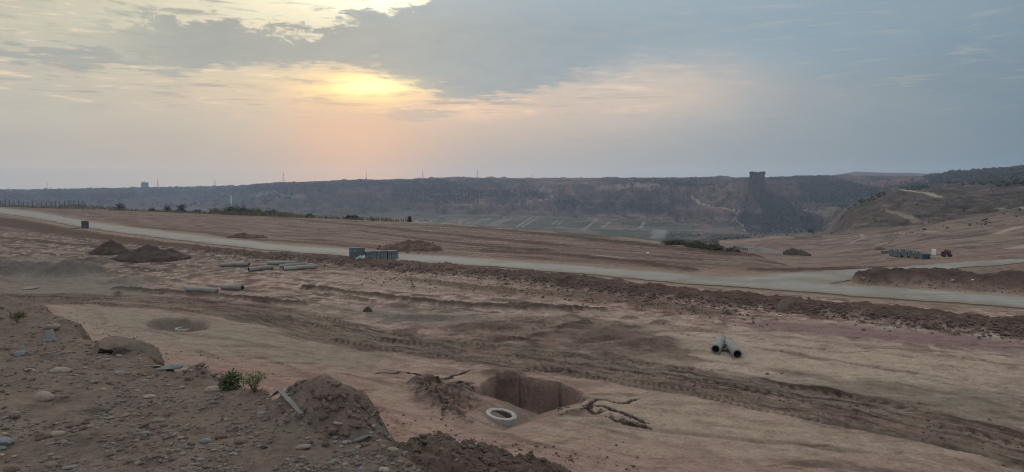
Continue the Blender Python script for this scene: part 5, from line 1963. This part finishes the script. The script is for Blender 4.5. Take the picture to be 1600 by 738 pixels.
# boards and slabs on the embankment
p0, p1, p2 = hit(424, 622), hit(437, 624), hit(472, 652)
bd_ = empty('bent_board', tuple(p1 + np.array([0, 0, .05])))
def strip(a, b, wdt, th, nm):
    a, b = Vector(a), Vector(b)
    d = b - a
    o = MB().box((d.length / 2, 0, 0), (d.length, wdt, th), None, .004).build(nm, M_BOARD, bd_)
    o.location = a - bd_.location
    o.rotation_euler = (0, -math.asin(d.z / d.length), math.atan2(d.y, d.x))
    return o
strip(p1 + np.array([0, .02, .09]), p2 + np.array([0, 0, .03]), .055, .02, 'long_leg')
sb = strip(p1 + np.array([0, .02, .095]), p0 + np.array([-.03, 0, .03]), .055, .02, 'short_leg')
tag(bd_, 'grey bent board lying left of the big cracked mound', 'board')
p = hit(80, 533)
us_ = MB().box((0, 0, .08), (.12, .05, .20), None, .012).build('slab_fragment', M_STONEG)
us_.location = (p[0], p[1], p[2])
us_.rotation_euler = (R(-16), R(-14), R(15))
tag(us_, 'upright blue-grey concrete fragment standing among stones at left', 'slab')


# ================================================================== plants
def leafy(name, loc, H, Wd, nleaf, lsize, mleaf, label, cat, group=None, seed=0, nstem=7, droop=.3, wide=.45, dome=0.0):
    rg = np.random.default_rng(seed)
    root = empty(name, loc)
    st = MB()
    tips = []
    for k in range(nstem):
        a = rg.uniform(0, 2 * np.pi)
        q = rg.uniform(.15, 1)
        tip = np.array([math.cos(a) * Wd * .5 * q, math.sin(a) * Wd * .5 * q, H * rg.uniform(.6, 1.0) * (1 - .35 * q * droop)])
        midp = tip * np.array([.35, .35, .55])
        st.tube((0, 0, -.02 * H), midp, .018 * H, .012 * H, 5).tube(midp, tip, .012 * H, .004 * H, 5)
        tips.append((midp, tip))
    st.build('stems', M_STEM, root)
    vs, fs, tone = [], [], []
    for k in range(nleaf):
        m_, t_ = tips[rg.integers(len(tips))]
        f = rg.random() ** .7
        c = m_ * (1 - f) + t_ * f + rg.normal(0, .10, 3) * np.array([Wd, Wd, H * .7])
        if rg.random() < dome:
            e_ = rg.normal(0, 1, 3)
            e_[2] = abs(e_[2])
            e_ = e_ / np.linalg.norm(e_) * rg.uniform(.45, 1.0) * (1 + .25 * math.sin(3 * math.atan2(e_[1], e_[0]) + seed))
            c = e_ * np.array([Wd * .5, Wd * .5, H * .92])
        c[2] = max(c[2], .03 * H)
        d = rg.normal(0, 1, 3)
        d[2] = abs(d[2]) * .6
        d /= np.linalg.norm(d)
        sd = np.cross(d, rg.normal(0, 1, 3))
        sd /= np.linalg.norm(sd) + 1e-6
        L = lsize * rg.uniform(.6, 1.3)
        up_ = np.cross(sd, d)
        i = len(vs)
        vs += [c, c + d * L * .5 + sd * L * wide * .5, c + d * L + up_ * -.1 * L, c + d * L * .5 - sd * L * wide * .5]
        fs.append((i, i + 1, i + 2, i + 3))
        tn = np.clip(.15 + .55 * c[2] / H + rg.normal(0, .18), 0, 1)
        tone += [tn] * 4
    mesh_np('foliage', vs, fs, mleaf, root, False, tone)
    return tag(root, label, cat, group)


p = hit(360, 607)
leafy('green_bush', tuple(p - np.array([0, 0, .02])), .33, .40, 900, .06, M_LEAF, 'fresh green leafy bush on the embankment edge', 'bush', seed=1, nstem=14, wide=.5, dome=.45).scale = (.70, .70, .66)
p = hit(398, 613)
leafy('dry_weed', tuple(p - np.array([0, 0, .02])), .28, .36, 260, .045, M_DRY, 'sparse pale weed right of the green bush', 'weed', seed=2, nstem=12, wide=.4)
p = hit(27, 505)
leafy('grass_tuft', tuple(p - np.array([0, 0, .02])), .20, .32, 160, .12, M_GRASS, 'small dry grass tuft behind the pale oval stone', 'grass tuft', seed=3, nstem=8, wide=.12)
p = hit(185, 462)
leafy('grass_tuft', tuple(p), .25, .5, 90, .14, M_LEAF, 'tiny green tuft on the grey soil above the haul track', 'grass tuft', seed=4, nstem=5, wide=.15)

# shrubs along the lip of the site
gV = 'shrubs along the lip of the site'
lipb = [(188, 327, 13, 9, 'dark square-cut shrub on the site lip, left of the others'), (238, 328, 9, 6, 'low shrub on the site lip, second from the left'),
        (262, 329, 10, 8, 'small dark shrub on the site lip left of the dense dark one'), (284, 330, 13, 12, 'dense dark shrub on the site lip, tallest of the left group'),
        (308, 332, 12, 6, 'low yellowish shrub on the site lip right of the dense dark one'), (338, 333, 22, 9, 'wide straw-coloured shrub at the left end of the long thicket'),
        (362, 335, 24, 15, 'tallest straw-coloured shrub in the long thicket'), (379, 336, 18, 13, 'dark green shrub in the middle of the long thicket'),
        (400, 337, 24, 11, 'yellow-green shrub in the right half of the long thicket'), (424, 339, 24, 10, 'dark green shrub near the right end of the long thicket'),
        (443, 340, 18, 5, 'low green shrub at the right end of the long thicket'), (483, 341, 10, 7, 'lone small shrub right of the long thicket'),
        (546, 344, 12, 6, 'low shrub at the lip, left of a pair'), (556, 344, 9, 7, 'low shrub at the lip, right of a pair'), (640, 347, 5, 9, 'lone thin bush on the lip in the middle')]
for k, (u, v, wp, hp, lab) in enumerate(lipb):
    d = ray(u, v)
    a = math.atan2(d[0], d[1])
    r = float(np.interp(a, AZG, crest_r[0])) * 0.985
    x, y = math.sin(a) * r, math.cos(a) * r
    z = ground_z(x, y)
    s = r / FPX
    dry = 'straw' in lab or 'yellow' in lab
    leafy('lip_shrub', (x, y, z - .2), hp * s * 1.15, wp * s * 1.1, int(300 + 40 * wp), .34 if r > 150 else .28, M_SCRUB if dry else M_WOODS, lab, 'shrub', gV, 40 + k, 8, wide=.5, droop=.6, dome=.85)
# scrub on the slope past the lip at right
gX = 'scrub bushes on the slope beyond the lip'
slab_ = 'small green scrub bush on the slope just beyond the lip, left of the white fence'
sb0 = None
rg = np.random.default_rng(5)
for k in range(26):
    u = rg.uniform(1035, 1165)
    v = np.interp(u, [1035, 1165], [379, 393]) + rg.uniform(-3, 3)
    p = hit(u, v, 60)
    if p is None or math.hypot(p[0], p[1]) > 240:
        continue
    if sb0 is None:
        sb0 = o = leafy('scrub_bush', tuple(p - np.array([0, 0, .1])), .75, 1.9, 420, .24, M_SCRUB, slab_, 'bush', gX, 77, 8, wide=.5, droop=.6, dome=.85)
    else:
        o = copy_tree(sb0)
        o.location = tuple(p)
        tag(o, slab_, 'bush', gX)
    q = rg.uniform(.4, 1.05)
    o.scale = (q, q, q * rg.uniform(.8, 1.1))
    o.rotation_euler = (0, 0, rg.uniform(0, 6))

# dry grass along the lip at left
gv, gf, gt = [], [], []
rg = np.random.default_rng(9)
for k in range(5200):
    u = rg.uniform(-60, 640)
    if rg.random() > np.interp(u, [-60, 100, 320, 460, 480, 600, 640], [.6, .7, .9, 1, .45, .4, .1]):
        continue
    a = math.atan((u - 800) / FPX)
    r = float(np.interp(a, AZG, crest_r[0])) * rg.uniform(.955, 1.003)
    x, y = math.sin(a) * r, math.cos(a) * r
    z = ground_z(x, y)
    hgt = rg.uniform(.35, 1.0) * (1.3 if 330 < u < 460 else .85)
    b = rg.uniform(0, np.pi)
    wx, wy = math.cos(b) * .10, math.sin(b) * .10
    lx, ly = rg.normal(0, .25, 2) * hgt
    i = len(gv)
    gv += [(x - wx, y - wy, z - .05), (x + wx, y + wy, z - .05), (x + lx + wx * .3, y + ly, z + hgt), (x + lx - wx * .3, y + ly, z + hgt)]
    gf.append((i, i + 1, i + 2, i + 3))
    gt += [rg.uniform(0, 1)] * 4
tag(mesh_np('lip_grass', gv, gf, M_GRASS, None, False, gt), 'dry grass growing along the lip of the site', 'grass', kind='stuff')

# far woodland: many crowns that read as one mass
wpts = []
rg = np.random.default_rng(12)
for poly, n, szr in WOODS:
    pu, pv = np.array(poly)[:, 0], np.array(poly)[:, 1]
    uu, vv = rg.uniform(pu.min(), pu.max(), n * 9), rg.uniform(pv.min(), pv.max(), n * 9)
    ok = inside(uu.astype(np.float32), vv.astype(np.float32), poly)
    cnt = 0
    n = int(n * 1.25)
    for u, v in zip(uu[ok] + rg.normal(0, 7, ok.sum()), vv[ok] + rg.normal(0, 2.0, ok.sum())):
        if cnt >= n:
            break
        p = hit(u, v, 260)
        if p is None or math.hypot(p[0], p[1]) > 3300:
            continue
        q = float(fbm(np.array([p[0] / 60]), np.array([p[1] / 60]), 3, 820)[0])
        if q < rg.normal(-.12, .15):
            continue
        s = rg.uniform(*szr) * .19 * (math.hypot(p[0], p[1]) / 1200) ** .35
        wpts.append((p[0], p[1], p[2] + s * .55, s))
        cnt += 1
def hill_scrub(n, us, vs, sz, rlo, rhi, sc, lo, seed):
    rg = np.random.default_rng(seed)
    for _ in range(n):
        p = hit(rg.uniform(*us), rg.uniform(*vs), 200)
        if p is None or not rlo < math.hypot(p[0], p[1]) < rhi:
            continue
        if float(fbm(np.array([p[0] / sc]), np.array([p[1] / sc]), 3, seed)[0]) < lo + rg.normal(0, .1):
            continue
        s = sz[0] * (sz[1] / sz[0]) ** (rg.random() ** 1.8)
        wpts.append((p[0], p[1], p[2] + s * .4, s))


hill_scrub(1500, (440, 1420), (276, 345), (.4, 1.2), 600, 2200, 90, .02, 21)
hill_scrub(500, (1280, 1650), (285, 372), (.15, .45), 225, 520, 22, .05, 22)
hill_scrub(1500, (0, 480), (294, 322), (1.5, 3.5), 900, 2500, 160, .0, 23)
tag(lumps('far_woods', wpts, M_WOODS, 1, .17, .95, 14), 'far-off woodland covering the hillsides', 'woodland', kind='stuff')


# ================================================================== rock butte
def butte():
    base = hit(1182, 306, 300)
    r = math.hypot(base[0], base[1])
    top = PR(1180, 271.5, r)[2]
    H = top - base[2] + 6
    W = 20 * r / FPX
    nA, nH = 90, 60
    a = np.linspace(0, 2 * np.pi, nA, endpoint=False)
    t = np.linspace(0, 1, nH)
    A, T = np.meshgrid(a, t)
    sq = (np.abs(np.cos(A)) ** 3.4 + np.abs(np.sin(A)) ** 3.4) ** (-1 / 3.4)
    rad = W / 2 * sq * (1.30 - .36 * sstep(0, .9, T)) * (1 + .22 * fbm(np.cos(A) * 3, np.sin(A) * 3 + T * .6, 4, 900) + .05 * fbm(A * 6, T * 7, 3, 901))
    x, y, z = np.cos(A) * rad, np.sin(A) * rad * .9, T * H - 6
    z = z + sstep(.85, 1, T) * 2.4 * fbm(x / 4, y / 4, 3, 902)
    vs = np.stack([x, y, z], -1).reshape(-1, 3)
    idx = np.arange(nA * nH).reshape(nH, nA)
    nx = np.roll(idx, -1, 1)
    f = np.stack([idx[:-1], nx[:-1], nx[1:], idx[1:]], -1).reshape(-1, 4)
    vs = np.vstack([vs, [[0, 0, H - 5.5]]])
    cap = np.stack([idx[-1], nx[-1], np.full(nA, len(vs) - 1), np.full(nA, len(vs) - 1)], -1)
    o = mesh_np('rock_butte', vs, np.vstack([f, cap]), M_ROCK, None, True)
    o.location = tuple(base)
    tag(o, 'square flat-topped rock tower rising above the far ridge', 'rock tower')
    pts = []
    rg_ = np.random.default_rng(31)
    for k in range(42):
        b = rg_.uniform(0, 2 * np.pi)
        q = rg_.uniform(.2, .95) * W / 2
        pts.append((math.cos(b) * q, math.sin(b) * q * .9, H - 5.6, rg_.uniform(.7, 1.5)))
    for k in range(14):
        b = rg_.choice([-1, 1]) * rg_.uniform(.72, .95) * W / 2
        pts.append((b, rg_.uniform(-.5, .5) * W / 2, H - 5.2, rg_.uniform(1.0, 1.7)))
    s = lumps('summit_shrubs', pts, M_WOODS, 2, .18, 1.0, 32)
    s.parent = o
    s['kind'] = 'stuff'


butte()


# ================================================================== pylons, building, tower on the skyline
def make_pylon():
    root = empty('power_pylon', (0, 0, 0))
    H = 30.0
    b = MB()
    lv = [(0, 3.0), (9, 2.0), (18, 1.2), (24, .8), (30, .35)]
    for sx in (-1, 1):
        for sy in (-1, 1):
            for (z0, w0), (z1, w1) in zip(lv[:-1], lv[1:]):
                b.tube((sx * w0, sy * w0, z0), (sx * w1, sy * w1, z1), .22, .18, 4)
    for (z0, w0), (z1, w1) in zip(lv[:-1], lv[1:]):
        for s in (-1, 1):
            b.tube((-w0, s * w0, z0), (w1, s * w1, z1), .12, None, 4).tube((w0, s * w0, z0), (-w1, s * w1, z1), .12, None, 4)
            b.tube((s * w0, -w0, z0), (s * w1, w1, z1), .12, None, 4).tube((s * w0, w0, z0), (s * w1, -w1, z1), .12, None, 4)
    b.build('lattice_body', M_STEEL, root)
    for z, L in ((20, 4.2), (23.5, 3.6), (27, 2.8)):
        MB().tube((-L, 0, z), (L, 0, z), .16, None, 4).tube((-L, 0, z), (0, 0, z + 1.4), .12, None, 4).tube((L, 0, z), (0, 0, z + 1.4), .12, None, 4).build('cross_arm', M_STEEL, root)
    return root


gP = 'power pylons along the skyline'
pyl = [(75, 10, 'leftmost pylon on the skyline'), (248, 12, 'pylon on the skyline just right of the square building'), (337, 10, 'pylon on the skyline left of the pale tower'),
       (444, 15, 'tallest pylon on the skyline, above the left ridge'), (573, 11, 'pylon on the skyline below the bright sun gap'), (661, 13, 'pylon on the skyline just left of the highest rise in the middle'),
       (746, 14, 'pylon on the skyline right of the middle rise'), (832, 7, 'small pylon at the right end of the skyline row')]
py0 = make_pylon()
for k, (u, hp, lab) in enumerate(pyl):
    o = py0 if k == 0 else copy_tree(py0)
    a = math.atan((u - 800) / FPX)
    r = float(np.interp(a, AZG, np.exp(KR[7]))) * 1.01
    x, y = math.sin(a) * r, math.cos(a) * r
    o.location = (x, y, ground_z(x, y) - 1)
    s = (hp * r / FPX + 1) / 30
    o.scale = (s * .8, s * .8, s)
    o.rotation_euler = (0, 0, .5 + .2 * k)
    tag(o, lab, 'pylon', gP)

a = math.atan((227.5 - 800) / FPX)
r = float(np.interp(a, AZG, np.exp(KR[7]))) * 1.0
s = r / FPX
bx, by = math.sin(a) * r, math.cos(a) * r
bl = empty('block_building', (bx, by, ground_z(bx, by) - 3), -a)
Wb, Hb = 9.5 * s, 7.0 * s + 3
MB().box((0, 0, Hb / 2), (Wb, Wb * .6, Hb)).build('wall', M_BUILD, bl)
MB().box((-.1 * Wb, 0, Hb + .6), (Wb * .5, Wb * .4, 3.2)).build('roof_hut', M_BUILD, bl)
MB().box((0, 0, Hb + .25), (Wb * 1.03, Wb * .63, .5)).build('roof', M_BUILD, bl)
for fl in range(4):
    for c in range(5):
        wn = MB().box((0, 0, 0), (Wb * .1, .3, Hb * .1)).build('window', M_GLASS, bl)
        wn.location = (-Wb * .36 + c * Wb * .18, -Wb * .3, Hb * (.32 + .17 * fl))
tag(bl, 'square block building standing up from the left skyline', 'building')

r = 1330.0
s = r / FPX
d = ray(361, 310)
x, y = d[0] * r, d[1] * r
zt = PR(361, 304.5, r)[2]
zg = ground_z(x, y)
tw = empty('pale_tower', (x, y, zg - 1))
MB().tube((0, 0, 0), (0, 0, zt - zg), 2.8 * s / 2 * 1.1, 2.8 * s / 2 * .9, 16).build('shaft', M_PALE, tw, True)
MB().tube((0, 0, zt - zg), (0, 0, zt - zg + 2.5), 5.2 * s / 2, 5.2 * s / 2, 16).build('head', M_BUILD, tw, True)
tag(tw, 'slim pale tower with a dark head in the hazy valley at left', 'tower')

# ================================================================== fences
def picket_fence():
    pts = [hit(u, v, 60) for u, v in ((1150, 391), (1170, 392), (1190, 393.5), (1206, 396), (1223, 400))]
    pts = [p for p in pts if p is not None]
    L = smooth_line([tuple(p) for p in pts], 10)
    seg = np.concatenate([[0], np.cumsum(np.hypot(*(np.diff(L[:, :2], axis=0)).T))])
    root = empty('picket_fence', (L[0][0], L[0][1], ground_z(L[0][0], L[0][1])))
    o0 = np.array(root.location)
    n = 46
    pk = None
    rails = MB()
    prev = None
    for k in range(n):
        s_ = seg[-1] * k / (n - 1)
        x, y = np.interp(s_, seg, L[:, 0]), np.interp(s_, seg, L[:, 1])
        z = ground_z(x, y)
        ang = math.atan2(np.interp(s_ + .5, seg, L[:, 1]) - y, np.interp(s_ + .5, seg, L[:, 0]) - x) if k < n - 1 else ang
        if pk is None:
            pk = MB().box((0, 0, .46), (.13, .04, .92)).box((0, 0, .94), (.07, .04, .06)).build('picket', M_FENCE, root)
            q = pk
        else:
            q = pk.copy()
            C.objects.link(q)
            q.parent = root
        q.location = (x - o0[0], y - o0[1], z - o0[2] - .05)
        q.rotation_euler = (0, 0, ang)
        cur = Vector((x - o0[0], y - o0[1] + .06, z - o0[2]))
        if prev is not None and k % 5 == 0:
            for hh in (.3, .7):
                rails.tube(prev + Vector((0, 0, hh)), cur + Vector((0, 0, hh)), .03, None, 4)
            prev = cur
        if prev is None:
            prev = cur
    rails.build('rail', M_FENCE, root)
    tag(root, 'pale picket fence curving below the bare terrace', 'fence')


picket_fence()


def wire_fence():
    us = np.linspace(-6, 130, 20)
    root = None
    pw = None
    post = None
    wires = MB()
    for k, u in enumerate(us):
        a = math.atan((u - 800) / FPX)
        r = float(np.interp(a, AZG, crest_r[0])) * .99
        x, y = math.sin(a) * r, math.cos(a) * r
        z = ground_z(x, y)
        if root is None:
            root = empty('wire_fence', (x, y, z))
            o0 = Vector((x, y, z))
        q = Vector((x, y, z)) - o0
        h_ = random.uniform(1.7, 2.3)
        if post is None:
            post = MB().tube((0, 0, -.2), (0, 0, 2.0), .11, .09, 6).build('post', M_POST, root)
            c = post
        else:
            c = post.copy()
            C.objects.link(c)
            c.parent = root
        c.location = q
        c.scale = (1, 1, h_ / 2)
        c.rotation_euler = (random.uniform(-.06, .06), random.uniform(-.06, .06), 0)
        if pw is not None:
            for hh in (.6, 1.1, 1.6):
                wires.tube(pw + Vector((0, 0, hh)), q + Vector((0, 0, hh)), .025, None, 4)
        pw = q
    wires.build('wire', M_POST, root)
    tag(root, 'dark post and wire fence along the site lip at far left', 'fence')


wire_fence()

# litter
for u, v, wp, lab in ((1520, 438, 5, 'white scrap of litter on the dark bank between the two roads'), (1217, 494, 9, 'pale flat scrap of litter beside the large clod below the spoil bank'),
                      (650, 410.5, 4, 'white scrap of litter on the near road edge right of the block stacks'), (1011, 396, 7, 'small pale-topped lump lying alone beyond the road in the middle')):
    stone(u, v, wp, M_WHITE, lab, None, slab_meshes, name='litter', cat='litter', tilt=.3)
for u, v, wp, lab in ((1348, 436, 10, 'pale stone at the junction tip of the dark bank'), (1488, 439, 8, 'pale stone on the face of the dark bank between the roads'), (1200, 585, 8, 'dark clod on the pale sand right of the two pipes, left one'),
                      (1222, 584, 7, 'dark clod on the pale sand right of the two pipes, right one')):
    stone(u, v, wp, M_STONEB if 'pale stone' in lab else M_STONED, lab, None, slab_meshes, name='stone', cat='stone')

# ================================================================== air
ztop = HAZE_TOP
zbot = float(Z.min()) - 1
hz_ = MB().box((0, 0, (ztop + zbot) / 2), (7000, 7000, ztop - zbot)).build('haze', bpy.data.materials.new('haze'))
hm_ = hz_.data.materials[0]
hm_.use_nodes = True
hm_.node_tree.nodes.clear()
hn = NT(hm_.node_tree)
pv = hn.node('ShaderNodeVolumePrincipled')
pv.inputs['Color'].default_value = (*HAZE_COLOR, 1)
pv.inputs['Density'].default_value = HAZE_DENSITY
pv.inputs['Anisotropy'].default_value = 0.25
ho = hn.node('ShaderNodeOutputMaterial')
hn.l.new(pv.outputs[0], ho.inputs['Volume'])
tag(hz_, kind='stuff')
